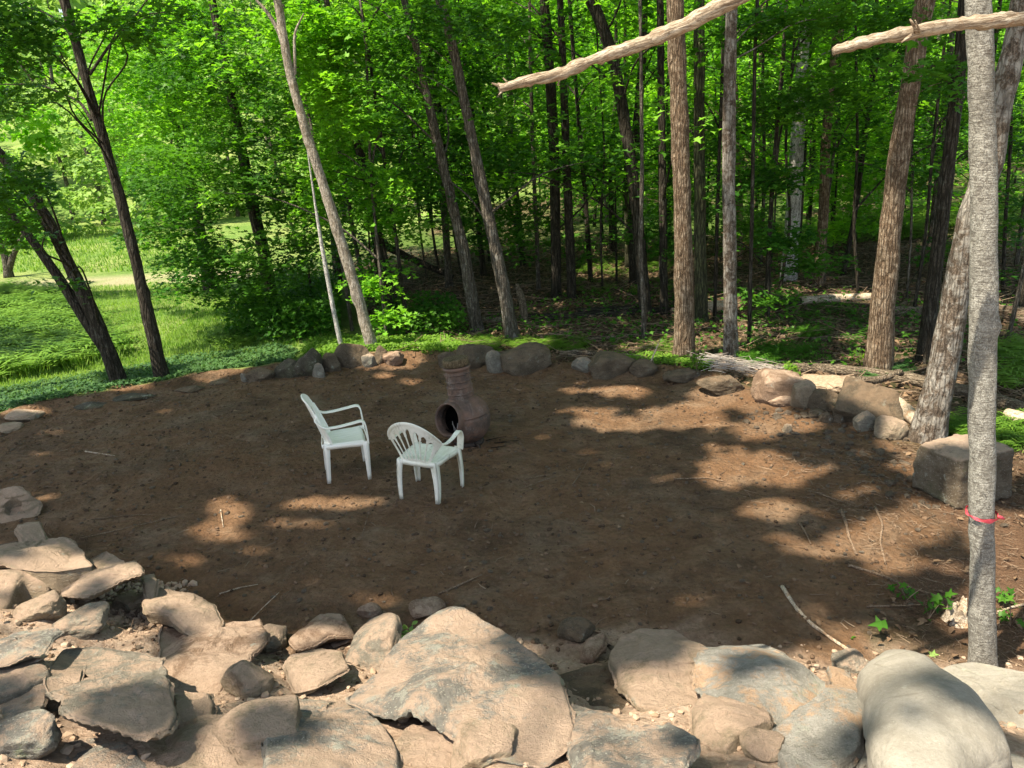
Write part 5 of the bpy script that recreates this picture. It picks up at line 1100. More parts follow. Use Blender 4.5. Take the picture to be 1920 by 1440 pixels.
tag(obj('meadow_grass', V.reshape(-1, 3), np.arange(3*n).reshape(-1, 3), M['grass'], smooth=False), 'tall grass of the meadow beyond the pale path', kind='stuff')

# single small plants
def plant(px, py, hgt, label, mat='fern', n=60, size=.05, spread=.16, seed=0, stems=5, name='leafy_plant', shape=OVAL, group='single small plants'):
    b = ghit(px, py); rg = np.random.default_rng(seed+900); root = empty(name, b, label, 'plant', group); parts = []; C = []
    for k in range(stems):
        a = rg.uniform(0, 6.28); s_ = rg.uniform(.2, 1)*spread; top = b+np.array([math.cos(a)*s_, math.sin(a)*s_, hgt*rg.uniform(.6, 1)])
        parts.append(tube([b, (b+top)/2+np.array([0, 0, hgt*.08]), top], [.005, .004, .002], .04, 4, cap=False))
        t = rg.uniform(.25, 1, n//stems)[:, None]; C.append(b+(top-b)*t+rg.normal(0, size*.6, (n//stems, 3)))
    V, F = join(parts); obj('stem', V, F, M['twig'], root); C = np.concatenate(C)
    V, F = leaves(C, np.stack([rg.normal(0, .5, len(C)), rg.normal(0, .5, len(C)), np.ones(len(C))], 1), rg.uniform(.7, 1.3, len(C))*size, shape, rg); obj('foliage', V, F, M[mat], root, smooth=False)
plant(1305, 700, .42, 'bushy light green weed in front of the flaky brown trunk', n=160, size=.055, seed=1, stems=9)
plant(1478, 712, .26, 'small bright leafed plant behind the reddish peaked stone', n=60, size=.09, seed=2, shape=MAPLE)
plant(1742, 1160, .14, 'maple seedling on the needles left of the splintered stump', 'leaf', 12, .08, .08, 3, 3, 'seedling', MAPLE)
plant(1700, 1125, .12, 'dark seedling lying by the thin branch near the stump', 'leaf', 14, .065, .14, 4, 3, 'seedling', MAPLE)
plant(1884, 1130, .16, 'green seedling right behind the nearest trunk', 'leaf', 12, .07, .1, 5, 3, 'seedling', MAPLE)
plant(1632, 1198, .05, 'single dark green leaf lying on the soil near the big boulder', 'leaf', 3, .10, .02, 6, 1, 'fallen_leaf', MAPLE)
plant(1775, 1222, .06, 'pale green leaf standing right above the smooth boulder', 'leaf_pale', 3, .08, .02, 7, 1, 'fallen_leaf', MAPLE)
plant(1612, 690, .34, 'yellow green seedling by the foot of the stout brown trunk', n=40, size=.07, seed=8)
plant(752, 1196, .10, 'wilted leafy sprig lying on the peaked stone', 'leaf_pale', 26, .075, .10, 9, 4, 'leafy_sprig')
plant(1895, 1175, .15, 'leafy weed at the right edge beside the nearest trunk', 'leaf', 16, .06, .14, 10, 4, 'seedling', MAPLE)

# ------------------------------------------------------------------ logs and sticks
def log(pts, wds, mat, label, name='fallen_log', group='fallen logs in the wood', lift=.0, n=14, noise=.10, drop=True, cat='log'):
    P = []; 
    for (x, y), wd in zip(pts, wds):
        q = ghit(x, y) if len(P) == 0 or drop else None
        s_ = zc(q)/FPX; q = q+np.array([0, 0, wd*s_*.36+lift]); P.append(q)
    P = np.array(P); rr = np.array([wd*zc(q)/FPX/2 for wd, q in zip(wds, P)])
    V, F = tube(P, rr, max(.05, rr[0]*.5), n, noise*rr[0], 3/max(rr[0]*4, .1), seed=int(pts[0][0]) % 60); o = obj(name, V, F, M[mat], None, True, P[0], along=P[-1]-P[0]); return tag(o, label, cat, group)
log([(1440, 694), (1560, 700), (1700, 718), (1830, 748), (1990, 800)], [16, 22, 24, 26, 28], 'log', 'long brown fallen log running behind the right rim')
log([(1640, 752), (1680, 768), (1722, 800)], [30, 30, 26], 'log_pale', 'short barkless sunlit log behind the tilted slab')
log([(1500, 570), (1560, 565), (1650, 562)], [16, 16, 15], 'log_pale', 'sunlit pale log lying across the floor left of the stout brown trunk')
log([(1660, 592), (1760, 588), (1800, 590)], [20, 18, 16], 'log', 'grey log behind the stout and the dark trunk')
log([(1322, 585), (1364, 583)], [24, 24], 'log_pale', 'bright chunk of log between the greenish and the mottled trunk')
log([(790, 606), (880, 605), (965, 604)], [15, 14, 12], 'log', 'mossy log lying behind the grey leaning trunks')
log([(1080, 590), (1180, 584), (1275, 588)], [14, 14, 12], 'bark_dark', 'dark log lying left of the flaky brown trunk')
log([(980, 600), (1060, 598), (1190, 592)], [14, 13, 12], 'bark_dark', 'dark log behind the jagged stump')
log([(1865, 600), (1990, 612)], [34, 36], 'bark_brown', 'thick rotting log at the right edge beyond the ferns')
log([(1450, 572), (1500, 570)], [22, 14], 'bark_dark', 'dark broken end of the sunlit pale log')
log([(1050, 668), (1090, 664), (1130, 668)], [12, 11, 8], 'log', 'short grey piece of wood behind the low pale rim stone', 'wood_piece')
log([(1075, 640), (1180, 632), (1290, 622)], [7, 6, 4], 'log', 'thin fallen branch in front of the flaky brown trunk', 'fallen_branch')
log([(1520, 640), (1570, 636), (1618, 634)], [9, 8, 6], 'log', 'thin pale fallen branch left of the stout brown trunk', 'fallen_branch')
log([(1885, 790), (1960, 810)], [30, 30], 'log_pale', 'pale piece of log at the right edge behind the weeds')
log([(1345, 688), (1395, 702)], [12, 8], 'log_pale', 'short dry stick of wood right of the mottled straight trunk', 'wood_piece')
def rod(pts, r, mat, label, name, cat, group=None, n=8, noise=.1, branches=()):
    V, F = join([tube(np.array(pts), np.linspace(r, r*.5, len(pts)), max(.03, r), n, noise*r, 8/(r*10), seed=3)]+[tube(np.array(b_), np.linspace(r*.6, r*.25, len(b_)), .03, 6) for b_ in branches])
    o = obj(name, V, F, M[mat], None, True, pts[0]); return tag(o, label, cat, group)
b = ghit(1620, 735); s = zc(b)/FPX
rod([ghit(1590, 738)+np.array([0, 0, .12]), ghit(1630, 735)+np.array([0, 0, .16]), ghit(1660, 735)+np.array([0, 0, .2]), ghit(1685, 730)+np.array([0, 0, .24])], .075, 'log', 'twisted reddish root end poking up from the sunny mound', 'dead_root', 'root', noise=.6)
b = ghit(835, 560); b = atY(835, 530, 20); rod([atY(712, 455, 20.5), atY(760, 480, 20.2), atY(850, 520, 20)], .13, 'bark_dark', 'leaning broken trunk hanging dark between the thin stems', 'leaning_log', 'log')
b = ghit(1215, 690); rod([b, atY(1228, 660, b[1]), atY(1238, 635, b[1])], .014, 'log_pale', 'pale forked stick standing up behind the wide flat rim slab', 'stick', 'stick', 'sticks standing up', 6, 0, [[atY(1222, 672, b[1]), atY(1229, 688, b[1]+.15)]])
b = ghit(465, 1168); rod([b, atY(494, 1138, b[1]+.1), atY(523, 1111, b[1]+.2)], .005, 'log_pale', 'thin pale stick poking up beside the reddish stone', 'stick', 'stick', 'sticks standing up', 5, 0)
for k, (pts, wd, lab) in enumerate([([(1073, 912), (1088, 890), (1103, 864)], 2.2, 'thin stick lying alone right of the chair with the slatted back'), ([(679, 1008), (690, 968)], 2.2, 'short straight twig in the dirt below the side turned chair'),
     ([(414, 958), (419, 990)], 2.2, 'short pale twig at the edge of the left sunny patch'), ([(1578, 958), (1586, 985), (1592, 1010), (1606, 1042)], 7, 'thick brown stick left of the curving one near the nearest trunk'),
     ([(1640, 952), (1655, 985), (1650, 1020), (1660, 1058)], 5, 'curving brown root left of the nearest trunk'), ([(1500, 984), (1512, 1004), (1520, 1022)], 4, 'short dark stick left of the thick brown one'),
     ([(150, 1012), (230, 994), (340, 968)], 3, 'long thin root running right from the stone with the hole'), ([(170, 976), (240, 968), (290, 966)], 2.2, 'faint thin root lying behind the long one on the left'),
     ([(822, 1116), (860, 1100), (903, 1080)], 4, 'brown root lying in the dirt above the biggest slab'), ([(412, 1116), (450, 1104), (484, 1098)], 3, 'pale root lying near the squared dusty stone'),
     ([(1466, 1102), (1490, 1140), (1520, 1172), (1570, 1208), (1636, 1250)], 8, 'yellowish stripped root running down to the smooth boulder'), ([(1590, 1062), (1650, 1080), (1700, 1102), (1760, 1120)], 5, 'dark thin branch lying on the needles'),
     ([(1625, 1140), (1700, 1138), (1770, 1134)], 4, 'straight grey stick left of the splintered stump'), ([(985, 900), (1020, 893), (1040, 892)], 2, 'thin bent twig right of the slatted chair legs'), ([(1265, 900), (1330, 898), (1360, 905)], 3, 'dark twig half sunk in the middle of the dirt'),
     ([(1530, 925), (1570, 940), (1600, 950)], 2.5, 'thin twig above the thick brown stick'), ([(1870, 1150), (1900, 1140), (1960, 1128)], 5, 'thin pale branch right of the nearest trunk'), ([(890, 992), (897, 975)], 2, 'tiny twig in the middle of the shaded dirt'), ([(160, 848), (215, 856)], 2.5, 'thin pale twig on the left of the shaded dirt'),
     ([(1040, 895), (985, 915)], 2, 'little dark root behind the thin lone stick')]):
    P = np.array([ghit(*p)+np.array([0, 0, .012]) for p in pts]); s_ = zc(P[0])/FPX
    V, F = tube(P, np.linspace(wd, wd*.55, len(P))*s_/2, .04, 7, .15*wd*s_, 20, seed=k); o = obj('stick', V, F, M['log_pale' if 'pale' in lab or 'yellow' in lab else 'stick'], None, True, P[0]); tag(o, lab, 'stick', 'sticks and roots lying in the dirt')
# splintered stump
b = ghit(1792, 1162); s = zc(b)/FPX; root = empty('stump', b, 'splintered pale stump left of the nearest trunk', 'stump')
th = np.linspace(0, 2*math.pi, 22, endpoint=False); rg = np.random.default_rng(4); V = []; hts = 40*s*(.75+.25*np.sin(th*2+1)+rg.uniform(-.15, .2, 22))
for q, (kr, kz) in enumerate([(1.6, -.05), (1.25, .15), (1.0, .5), (.92, 1.0), (.7, .97), (.35, .7)]):
    for j in range(22): V.append([b[0]+math.cos(th[j])*17*s*kr*(1+.08*math.sin(5*th[j])), b[1]+math.sin(th[j])*17*s*kr, b[2]+hts[j]*kz])
V.append([b[0], b[1], b[2]+.6*hts.mean()]); i = np.arange(5)[:, None]*22; j = np.arange(22)[None, :]; jn_ = (j+1) % 22; F = np.stack([i+j, i+jn_, i+22+jn_, i+22+j], -1).reshape(-1, 4)
obj('stump_wood', V, [F, np.stack([np.full(22, 132), 110+np.arange(22), 110+(np.arange(22)+1) % 22], 1)], M['log_pale'], root, smooth=False)
# jagged stump in the wood
b = ghit(985, 606); s = zc(b)/FPX
tag(obj('stump', *tube([b-np.array([0, 0, .1]), atY(982, 570, b[1]), atY(974, 548, b[1]), atY(969, 532, b[1])], np.array([9, 7, 5, 1])*s, .08, 9, .03, 6), M['log'], None, True, b), 'jagged grey stump standing right of the grey leaning trunk', 'stump')
# sunny mound of shavings
b = ghit(1560, 735); V, F = rock_mesh((.62, .38, .15), 77, 6, 5, .16); V = V+b+np.array([.15, .3, 0]); tag(obj('sawdust_heap', V, F, M['sawdust'], None, True, b), 'pale sunlit heap of wood shavings and soil on the right rim', 'heap')

# ------------------------------------------------------------------ bare limbs reaching in overhead
tb_ = np.array([4.6, 3.9, float(gz(4.6, 3.9)[0])]); dt = empty('dead_tree', tb_, 'bare weathered limbs of a dead tree reaching in from the right', 'tree')
obj('trunk', *tube([tb_-np.array([0, 0, .2]), tb_+np.array([.05, 0, 2]), tb_+np.array([0, .05, 4.2]), tb_+np.array([.1, 0, 7])], [.17, .15, .13, .08], .1, 16, .02, 5), M['deadwood'], dt)
def bare(pxs, stubs, label, end):
    P = np.array([atY(x, y, Y) for x, y, wd, Y in pxs]+[end]); rr = np.array([.84*wd*zc(q)/FPX/2 for (x, y, wd, Y), q in zip(pxs, P)]+[.055])
    parts = [tube(P, rr, 0.02, 24, .24*rr.mean(), 34, seed=5, knots=9)]
    for st in stubs:
        q = [atY(*p) for p in st[0]]; parts.append(tube(q, np.linspace(st[1], st[1]*.35, len(q))*zc(q[0])/FPX/2, .015, 6, .0008, 40))
    V, F = join(parts); o = obj('limb', V, F, M['deadwood'], dt, origin=P[0], along=P[5]-P[0]); o['label'] = label
bare([(936, 166, 19, 3.1), (985, 152, 24, 3.12), (1050, 140, 24, 3.15), (1120, 108, 25, 3.2), (1200, 84, 29, 3.25), (1290, 44, 33, 3.3), (1390, -8, 34, 3.35), (1560, -90, 38, 3.5)],
     [([(942, 163, 3.1), (928, 158, 3.08), (922, 156, 3.08)], 7), ([(945, 168, 3.1), (935, 178, 3.08)], 5), ([(952, 155, 3.1), (943, 146, 3.1)], 5), ([(1046, 142, 3.15), (1044, 128, 3.15)], 7), ([(1050, 148, 3.15), (1045, 160, 3.14)], 6)],
     'long bare limb slanting up to the right with a broken tip', tb_+np.array([-.05, 0, 4.3]))
bare([(1562, 96, 17, 3.3), (1600, 84, 24, 3.3), (1660, 70, 28, 3.3), (1705, 62, 30, 3.32), (1760, 50, 28, 3.35), (1850, 40, 30, 3.4), (1940, 34, 31, 3.45), (2060, 34, 34, 3.55)],
     [([(1718, 60, 3.3), (1712, 44, 3.28), (1706, 36, 3.28)], 8), ([(1725, 60, 3.3), (1716, 38, 3.26)], 6), ([(1708, 66, 3.3), (1690, 80, 3.28)], 8)],
     'bare limb reaching left across the nearest trunk, with splinters at a break', tb_+np.array([-.05, 0, 3.55]))
# red ribbon
rb = atY(1841, 962, T['T20']['b'][1]); rr = 47*zc(rb)/FPX/2; root = empty('ribbon', rb, 'red ribbon tied round the nearest trunk', 'ribbon')
ax_ = T['T20']; c = axis_at(ax_, rb[2]); th = np.linspace(0, 2*math.pi, 40, endpoint=False); V = []
for q, dz in enumerate((-.010, -.004, .004, .010)):
    for a in th: V.append([c[0]+math.cos(a)*(rr*1.12+.004*math.sin(a*7+q)), c[1]+math.sin(a)*(rr*1.12+.004*math.sin(a*7+q)), c[2]+dz*(1+.3*math.sin(a*3))+.012*math.sin(a)])
i = np.arange(3)[:, None]*40; j = np.arange(40)[None, :]; jn_ = (j+1) % 40; obj('band', V, np.stack([i+j, i+jn_, i+40+jn_, i+40+j], -1).reshape(-1, 4), M['ribbon'], root)
kx = c+np.array([rr*.9, -rr*.75, 0]); obj('knot', *tube([kx+np.array([-.012, -.004, .006]), kx+np.array([.008, -.012, 0]), kx+np.array([.03, -.006, -.012])], [.008, .011, .004], .006, 8), M['ribbon'], root)

# ------------------------------------------------------------------ garden chairs
def bez(P, n=24):
    """smooth curve through the points"""
    P = np.asarray(P, float); m = len(P); out = []
    Q = np.vstack([2*P[0]-P[1], P, 2*P[-1]-P[-2]])
    for k in range(m-1):
        for t in np.linspace(0, 1, n//(m-1)+1)[:-1]:
            p0, p1, p2, p3 = Q[k:k+4]; out.append(.5*((2*p1)+(-p0+p2)*t+(2*p0-5*p1+4*p2-p3)*t*t+(-p0+3*p1-3*p2+p3)*t**3))
    out.append(P[-1]); return np.array(out)
def ribbon_bar(P, W, Tk, up=(0, 0, 1), fold=0):
    """bar of width W (along side) and thickness Tk swept on P; fold>0 lends it an L / channel section"""
    P = np.asarray(P, float); m = len(P); W = np.broadcast_to(W, (m,)); Tk = np.broadcast_to(Tk, (m,))
    T_ = np.gradient(P, axis=0); T_ /= np.linalg.norm(T_, axis=1)[:, None]; U = np.asarray(up, float); U = np.broadcast_to(U, (m, 3))
    S = np.cross(T_, U); S /= np.linalg.norm(S, axis=1)[:, None]+1e-9; Nn = np.cross(S, T_)
    sec = [(-1, -.6), (-.85, -1), (.85, -1), (1, -.6), (1, .6), (.85, 1), (-.85, 1), (-1, .6)]
    V = np.stack([P+S*(W*a/2)[:, None]+Nn*(Tk*b_/2)[:, None]-Nn*(fold*abs(a)**3*0) for a, b_ in sec], 1).reshape(-1, 3); n = 8
    i = np.arange(m-1)[:, None]*n; j = np.arange(n)[None, :]; jn_ = (j+1) % n
    return V, [np.stack([i+j, i+jn_, i+n+jn_, i+n+j], -1).reshape(-1, 4), np.array([[7, 6, 5, 4, 3, 2, 1, 0], [(m-1)*n+q for q in range(8)]])]
def leg_mesh(top, foot, w0, w1, sx, sy):
    """angle shaped moulded leg: two flanges meeting at the outer corner, tapering to the foot"""
    top = np.array(top, float); foot = np.array(foot, float); t = np.linspace(0, 1, 9)
    P = top+(foot-top)*t[:, None]; P[:, 0] += sx*.012*np.sin(t*math.pi); wd = w0+(w1-w0)*t; th = .009; parts = []
    for d in ((-sx, 0, 0), (0, -sy, 0)):
        d = np.array(d, float); o_ = np.array([0, -sy, 0]) if d[0] else np.array([-sx, 0, 0]); V = []
        for k in range(9):
            a = P[k]; V += [a, a+d*wd[k], a+d*wd[k]+o_*th, a+o_*th]
        V = np.array(V); i = np.arange(8)[:, None]*4; j = np.arange(4)[None, :]; jn_ = (j+1) % 4
        parts.append((V, [np.stack([i+j, i+jn_, i+4+jn_, i+4+j], -1).reshape(-1, 4), np.array([[3, 2, 1, 0], [32, 33, 34, 35]])]))
    V, F = join(parts); return V, F
def chair(rear_px, front_px, label, high, mat, seed, scale=1.0):
    r = ghit(*rear_px); f = ghit(*front_px); fw = (f-r)[:2]; yaw = math.atan2(fw[1], fw[0])-math.pi/2; L = float(np.clip(np.linalg.norm(fw), .44, .56)); pass
    c = (r+f)/2; root = empty('garden_chair', c, label, 'chair'); root.rotation_euler = (0, 0, yaw)
    sc_ = scale; col_ = M[mat]
    def part(nm, VF, bevel=0, sub=0, solid=0):
        V = np.asarray(VF[0], float)*sc_; me = mesh_raw(nm, V, VF[1], True); me.materials.append(col_); o = link(bpy.data.objects.new(nm, me)); o.parent = root
        if solid: md = o.modifiers.new('s', 'SOLIDIFY'); md.thickness = solid; md.offset = 0
        if sub: md = o.modifiers.new('u', 'SUBSURF'); md.levels = sub; md.render_levels = sub
        if bevel: md = o.modifiers.new('b', 'BEVEL'); md.width = bevel; md.segments = 2; md.limit_method = 'ANGLE'
        return o
    # seat: dished plate with slots, rolled front edge
    nu, nv = 56, 48; u = np.linspace(-1, 1, nu); v = np.linspace(0, 1, nv); U, Vv = np.meshgrid(u, v)
    hw = .205+.045*Vv; X = U*hw; Y = -.21+.43*Vv; Z = .425-.014*(1-U**2)*np.sin(Vv*math.pi)+.012*Vv-.045*sstep(.93, 1.0, Vv)-.03*sstep(.93, 1, np.abs(U))
    if high: Z = Z - .0035*(np.cos(U*math.pi*7) > .6)*((Vv > .12) & (Vv < .86) & (np.abs(U) < .8))
    else: Z = Z - .0035*(np.cos(U*math.pi*6) > .6)*((Vv > .12) & (Vv < .86) & (np.abs(U) < .8))
    i = (np.arange(nv-1)[:, None]*nu+np.arange(nu-1)[None, :]).ravel(); F = np.stack([i, i+1, i+nu+1, i+nu], 1)
    part('seat', (np.stack([X, Y, Z], -1).reshape(-1, 3), F), solid=.006)
    # apron below the seat
    ap = [(-.20, -.215, .405), (-.235, 0, .405), (-.25, .2, .40), (-.2, .235, .395), (0, .24, .40), (.2, .235, .395), (.25, .2, .40), (.235, 0, .405), (.20, -.215, .405), (0, -.225, .402), (-.20, -.215, .405)]
    part('seat_frame', ribbon_bar(bez(ap, 60), .008, .048, up=(0, 0, 1)) if False else (lambda Q: (np.concatenate([Q+np.array([0, 0, .022]), Q-np.array([0, 0, .024])]), np.array([[k, k+1, len(Q)+k+1, len(Q)+k] for k in range(len(Q)-1)])))(bez(ap, 60)), solid=.008)
    # backrest shell
    nu, nv = 121, 60; u = np.linspace(-1, 1, nu); v = np.linspace(0, 1, nv); U, Vv = np.meshgrid(u, v)
    if high:
        H0, Htop, lean = .40, .92, .17
        hwb = .195+.045*np.sin(np.clip(Vv*1.25, 0, 1)*math.pi/2); arch = np.clip(1-np.abs(U)**2.6, 0, 1)**.45
        Z = H0+(Htop-H0)*(Vv*(1-.26*Vv**1.0*(1-arch))); X = U*hwb*(1-.18*Vv**4); Y = -.20-lean*((Z-H0)/(Htop-H0))**1.1+.075*U**2*(1-.35*Vv)
        slots = [(-.62, .055), (-.41, .055), (-.2, .055), (0, .055), (.2, .055), (.41, .055), (.62, .055)]; v0, v1 = .16, .80
    else:
        H0, Htop, lean = .40, .86, .13
        ang = U*1.28; tx, tz = .288*np.sin(ang)/math.sin(1.28), Htop-.335*(1-np.cos(ang))
        bx, bz = U*.15, H0+0*U
        k_ = Vv**1.0; X = bx+(tx-bx)*(k_**1.25); Z = bz+(tz-bz)*k_; Y = -.215-lean*k_+.16*(np.abs(U)**2.2)*k_
        slots = [(s_, .092) for s_ in (-.75, -.5, -.25, 0, .25, .5, .75)]; v0, v1 = .10, .86
    V = np.stack([X, Y, Z], -1).reshape(-1, 3); i = (np.arange(nv-1)[:, None]*nu+np.arange(nu-1)[None, :]).ravel()
    uc = (U[:-1, :-1]+U[1:, 1:]).ravel()/2; vc = (Vv[:-1, :-1]+Vv[1:, 1:]).ravel()/2; hole = np.zeros(len(i), bool)
    for s_, hw_ in slots:
        vv1 = v1-(.10*abs(s_) if not high else .10*s_*s_); mid = (v0+vv1)/2; hl = (vv1-v0)/2; e_ = np.clip(1-np.abs((vc-mid)/hl)**10, 0, 1)
        hole |= (np.abs(uc-s_) < hw_*e_) & (np.abs(vc-mid) < hl)
    F = np.stack([i, i+1, i+nu+1, i+nu], 1)[~hole]; part('backrest', (V, F), solid=.007)
    # rim of the back running on into the arms
    rimP = np.stack([X[-1], Y[-1]-.004, Z[-1]], 1)
    part('back_rim', ribbon_bar(rimP[3:-3], .030, .012, up=(0, 1, .15)), bevel=.002)
    if high:
        k0 = 26; E = {-1: np.array([X[k0, 0], Y[k0, 0], Z[k0, 0]]), 1: np.array([X[k0, -1], Y[k0, -1], Z[k0, -1]])}
        # side rims down the back
        for s_, c_ in ((-1, 0), (1, -1)):
            part('back_rim', ribbon_bar(np.stack([X[::3, c_], Y[::3, c_], Z[::3, c_]], 1), .028, .012, up=(s_, 0, 0)))
    for s_ in (-1, 1):
        if high:
            e = np.array([s_*.235, Y[50, 0], Z[50, 0]])
            arm = bez([e, (s_*.256, -.27, .715), (s_*.268, -.19, .642), (s_*.274, -.08, .632), (s_*.276, .08, .65), (s_*.274, .185, .662), (s_*.270, .222, .63), (s_*.264, .235, .52), (s_*.256, .238, .41)], 72)
            wdt = np.interp(np.linspace(0, 1, len(arm)), [0, .3, .6, .75, 1], [.020, .05, .062, .075, .07])
        else:
            e = rimP[0 if s_ < 0 else -1]
            arm = bez([e+np.array([0, 0, .0]), (s_*.300, e[1]+.07, .607), (s_*.300, .0, .612), (s_*.292, .12, .628), (s_*.286, .185, .618), (s_*.280, .215, .56), (s_*.268, .225, .48), (s_*.256, .230, .41)], 60)
            wdt = np.interp(np.linspace(0, 1, len(arm)), [0, .3, .6, .75, 1], [.030, .045, .06, .072, .068])
        TT = np.gradient(arm, axis=0); TT /= np.linalg.norm(TT, axis=1)[:, None]; S_ = np.array([1.0, 0, 0]); UPV = np.cross(np.broadcast_to(S_, TT.shape), TT)
        part('armrest', ribbon_bar(arm, wdt, .016, up=UPV), bevel=.003)
        part('leg', leg_mesh((s_*.258, .245, .43), (s_*.272, L/2+.01, 0), .068, .038, s_, 1))
        part('leg', leg_mesh((s_*.215, -.222, .43), (s_*.222, -L/2-.01, 0), .068, .040, s_, -1))
    return root
chair((614.4, 895.5), (689.4, 877.8), 'white plastic armchair with a high back, turned sideways towards the fire pot', True, 'plastic', 1, 1.0)
chair((791.7, 937.5), (820.8, 908.5), 'white plastic armchair with a low fan slatted back, seen from behind', False, 'plastic_dirty', 2, 1.0)

# ------------------------------------------------------------------ clay fire pot
b = ghit(879, 828); s = zc(b)/FPX; root = empty('chiminea', b, 'reddish clay chiminea with a round open mouth and ringed neck', 'fire pot')
TILT = .10; E = np.array(Matrix.Rotation(-TILT*.9, 3, 'Y') @ Matrix.Rotation(-.03, 3, 'X'))
RB = 48*s; HB = RB   # belly radius
def lathe(prof, n=72, z0=0, cutf=None):
    prof = np.array(prof, float); m = len(prof); th = np.linspace(0, 2*math.pi, n, endpoint=False)
    V = np.stack([prof[:, 0:1]*np.cos(th), prof[:, 0:1]*np.sin(th), prof[:, 1:2]+0*th], -1).reshape(-1, 3); i = np.arange(m-1)[:, None]*n; j = np.arange(n)[None, :]; jn_ = (j+1) % n
    F = np.stack([i+j, i+jn_, i+n+jn_, i+n+j], -1).reshape(-1, 4)
    if cutf is not None: F = F[~cutf(V[F].mean(1))]
    return V, F
zc_b = RB*.98
mouth = np.array([math.cos(R(231)), math.sin(R(231)), .26]); mouth /= np.linalg.norm(mouth); bc = np.array([0, 0, zc_b]); MR = RB*.61
def T3(V): return np.asarray(V) @ E.T + b
prof = []
for t in np.linspace(-1.25, 1.13, 66):
    rr_ = RB*math.cos(t)**.85; z = zc_b+RB*.98*math.sin(t); 
    if t > .1: rr_ *= 1-.02*max(0, math.sin((t-.1)*2))
    g_ = .06*math.exp(-((t-.16)/.03)**2)-.025*math.exp(-((t-.22)/.03)**2); prof.append((rr_*(1-g_), z))
neck_r = RB*.455; zt = prof[-1][1]
V, F = lathe(prof, 110, cutf=lambda C_: (((C_-bc) @ mouth) > 0) & (np.linalg.norm((C_-bc)-((C_-bc) @ mouth)[:, None]*mouth, axis=1) < MR*.97))
rb_ = np.arctan2(V[:, 1], V[:, 0]); up_ = sstep(zc_b+RB*.2, zc_b+RB*.45, V[:, 2]); V[:, :2] *= (1+.02*up_*np.sign(np.cos(rb_*12))*np.abs(np.cos(rb_*12))**.3)[:, None]
body = obj('body', T3(V), F, M['clay'], root); md = body.modifiers.new('s', 'SOLIDIFY'); md.thickness = .022; md.offset = -1
# lip of the mouth
A = np.cross(mouth, [0, 0, 1.0]); A /= np.linalg.norm(A); B = np.cross(A, mouth); ang = np.linspace(0, 2*math.pi, 72, endpoint=False); V = []
secs = [(.90, .52), (.92, .80), (.93, .94), (.97, 1.0), (1.05, 1.0), (1.09, .95), (1.08, .86), (1.10, .70), (1.12, .50), (1.02, .48)]
for q, h_ in secs:
    for a in ang: V.append(bc+mouth*RB*h_+(A*math.cos(a)+B*math.sin(a))*MR*q)
m = len(secs); n = 72; i = np.arange(m)[:, None]*n; j = np.arange(n)[None, :]; jn_ = (j+1) % n; F = np.stack([i+j, i+jn_, ((i+n) % (m*n))+jn_, ((i+n) % (m*n))+j], -1).reshape(-1, 4)
obj('mouth_lip', T3(V), F, M['clay'], root)
# soot black lining
V, F = lathe([(RB*.05, zc_b-RB*.86), (RB*.6, zc_b-RB*.7), (RB*.86, zc_b-RB*.2), (RB*.88, zc_b+RB*.2), (RB*.62, zc_b+RB*.68), (RB*.4, zc_b+RB*.85)], 40, cutf=lambda C_: (((C_-bc) @ mouth) > 0) & (np.linalg.norm((C_-bc)-((C_-bc) @ mouth)[:, None]*mouth, axis=1) < MR*.86))
obj('sooty_lining', T3(V), F, M['soot'], root)
z1 = zt; nh = RB*1.14
npf = [(neck_r*1.12, z1-.02), (neck_r*1.10, z1+.01)]
for k, zz in enumerate(np.linspace(0.02, 1, 60)):
    r_ = neck_r*(1.10-.16*zz+.10*zz*zz); 
    for rz, am in ((.16, .10), (.40, .10), (.62, .10), (.88, .12)): r_ *= 1+am*math.exp(-((zz-rz)/.018)**2)-am*.6*math.exp(-((zz-rz+.035)/.014)**2)
    npf.append((r_, z1+nh*zz*.93))
zt2 = npf[-1][1]; npf += [(neck_r*1.10, zt2+.005), (neck_r*1.17, zt2+.018), (neck_r*1.17, zt2+.038), (neck_r*1.08, zt2+.046), (neck_r*.86, zt2+.044), (neck_r*.80, zt2), (neck_r*.78, z1)]
V, F = lathe(npf, 96); a_ = np.arctan2(V[:, 1], V[:, 0]); rel = (V[:, 2]-z1)/nh; band = ((rel > .62) & (rel < .84)) | ((rel > .18) & (rel < .33)); V[:, :2] *= (1+.025*band*np.sign(np.cos(a_*14))*np.abs(np.cos(a_*14))**.25)[:, None]
obj('neck', T3(V), F, M['clay'], root)
V, F = lathe([(RB*.42, -.005), (RB*.60, -.005), (RB*.60, .02), (RB*.5, .05), (RB*.42, .05), (RB*.42, -.005)], 48); V2 = V.copy(); obj('base_ring', V2+b, F, M['iron'], root)
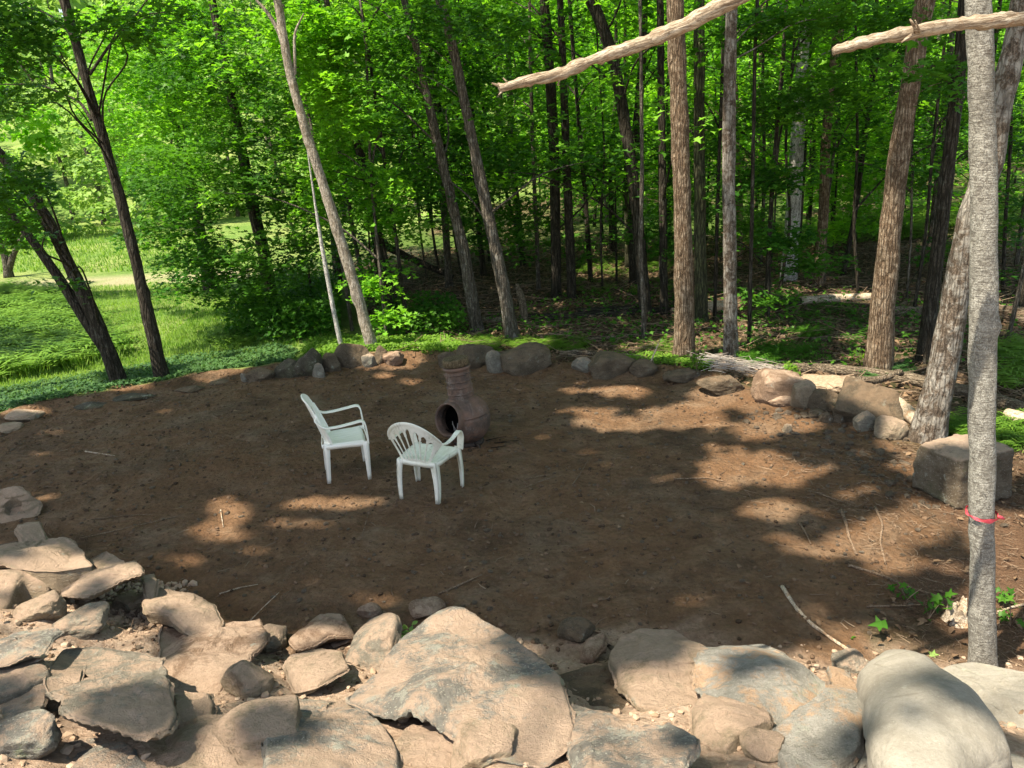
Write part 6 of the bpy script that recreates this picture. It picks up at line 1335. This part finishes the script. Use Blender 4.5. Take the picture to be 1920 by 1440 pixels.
for a in (R(-60), R(60), R(180)):
    d = np.array([math.cos(a), math.sin(a), 0]); obj('leg', *tube([b+d*RB*.55+np.array([0, 0, .03]), b+d*RB*.8+np.array([0, 0, .035]), b+d*RB*.98+np.array([0, 0, -.01])], [.012, .012, .01], .02, 8), M['iron'], root)
# wood plug on the chimney
cz = zt2+.02; cap = empty('wood_round', T3([[0, 0, cz]])[0], 'cracked round of wood capping the chimney of the clay pot', 'wood block')
pr = [(0.001, 0), (neck_r*.78, 0), (neck_r*.80, .03), (neck_r*1.06, .035), (neck_r*1.10, .05), (neck_r*1.09, .11), (neck_r*1.03, .122), (neck_r*.7, .118), (neck_r*.35, .121), (0.001, .118)]
pr2 = []
for k in range(len(pr)-1):
    for t in np.linspace(0, 1, 5)[:-1]: pr2.append((pr[k][0]+(pr[k+1][0]-pr[k][0])*t, cz+pr[k][1]+(pr[k+1][1]-pr[k][1])*t))
V, F = lathe(pr2, 60); V = V+fbm(V, 22, 3, 3)[:, None]*np.array([.006, .006, .003]); a_ = np.arctan2(V[:, 1], V[:, 0]); crk = np.exp(-((a_+1.9)/.07)**2)+np.exp(-((a_-.8)/.05)**2); V[:, 2] -= crk*.012*(V[:, 2] > cz+.09)
obj('bark_side', T3(V), F, M['woodround'], cap)
# burnt sticks by and in the pot
rg = np.random.default_rng(6)
for k in range(4):
    p = ghit(922+rg.uniform(-16, 22), 836+rg.uniform(-9, 6)); a = rg.uniform(-.6, .5); P = [p+np.array([0, 0, .012]), p+np.array([math.cos(a)*.14, math.sin(a)*.14, .02]), p+np.array([math.cos(a)*.26, math.sin(a)*.3, .012])]
    tag(obj('burnt_stick', *tube(P, [.005, .004, .003], .03, 6, .001, 30), M['soot'], None, True, p), 'charred stick lying with others at the right foot of the clay pot', 'stick', 'charred sticks by the clay pot')
p0 = T3([bc+mouth*RB*.5-np.array([0, 0, RB*.5])])[0]; tag(obj('kindling', *join([tube([p0+np.array([rg.normal(0, .02), rg.normal(0, .02), -.03]), p0+np.array([rg.normal(0, .07), -.03+rg.normal(0, .05), .10+rg.uniform(0, .05)])], [.008, .004], .03, 5) for k in range(5)]), M['twig_grey'], None, True, p0), 'grey kindling twigs inside the mouth of the clay pot', 'kindling')
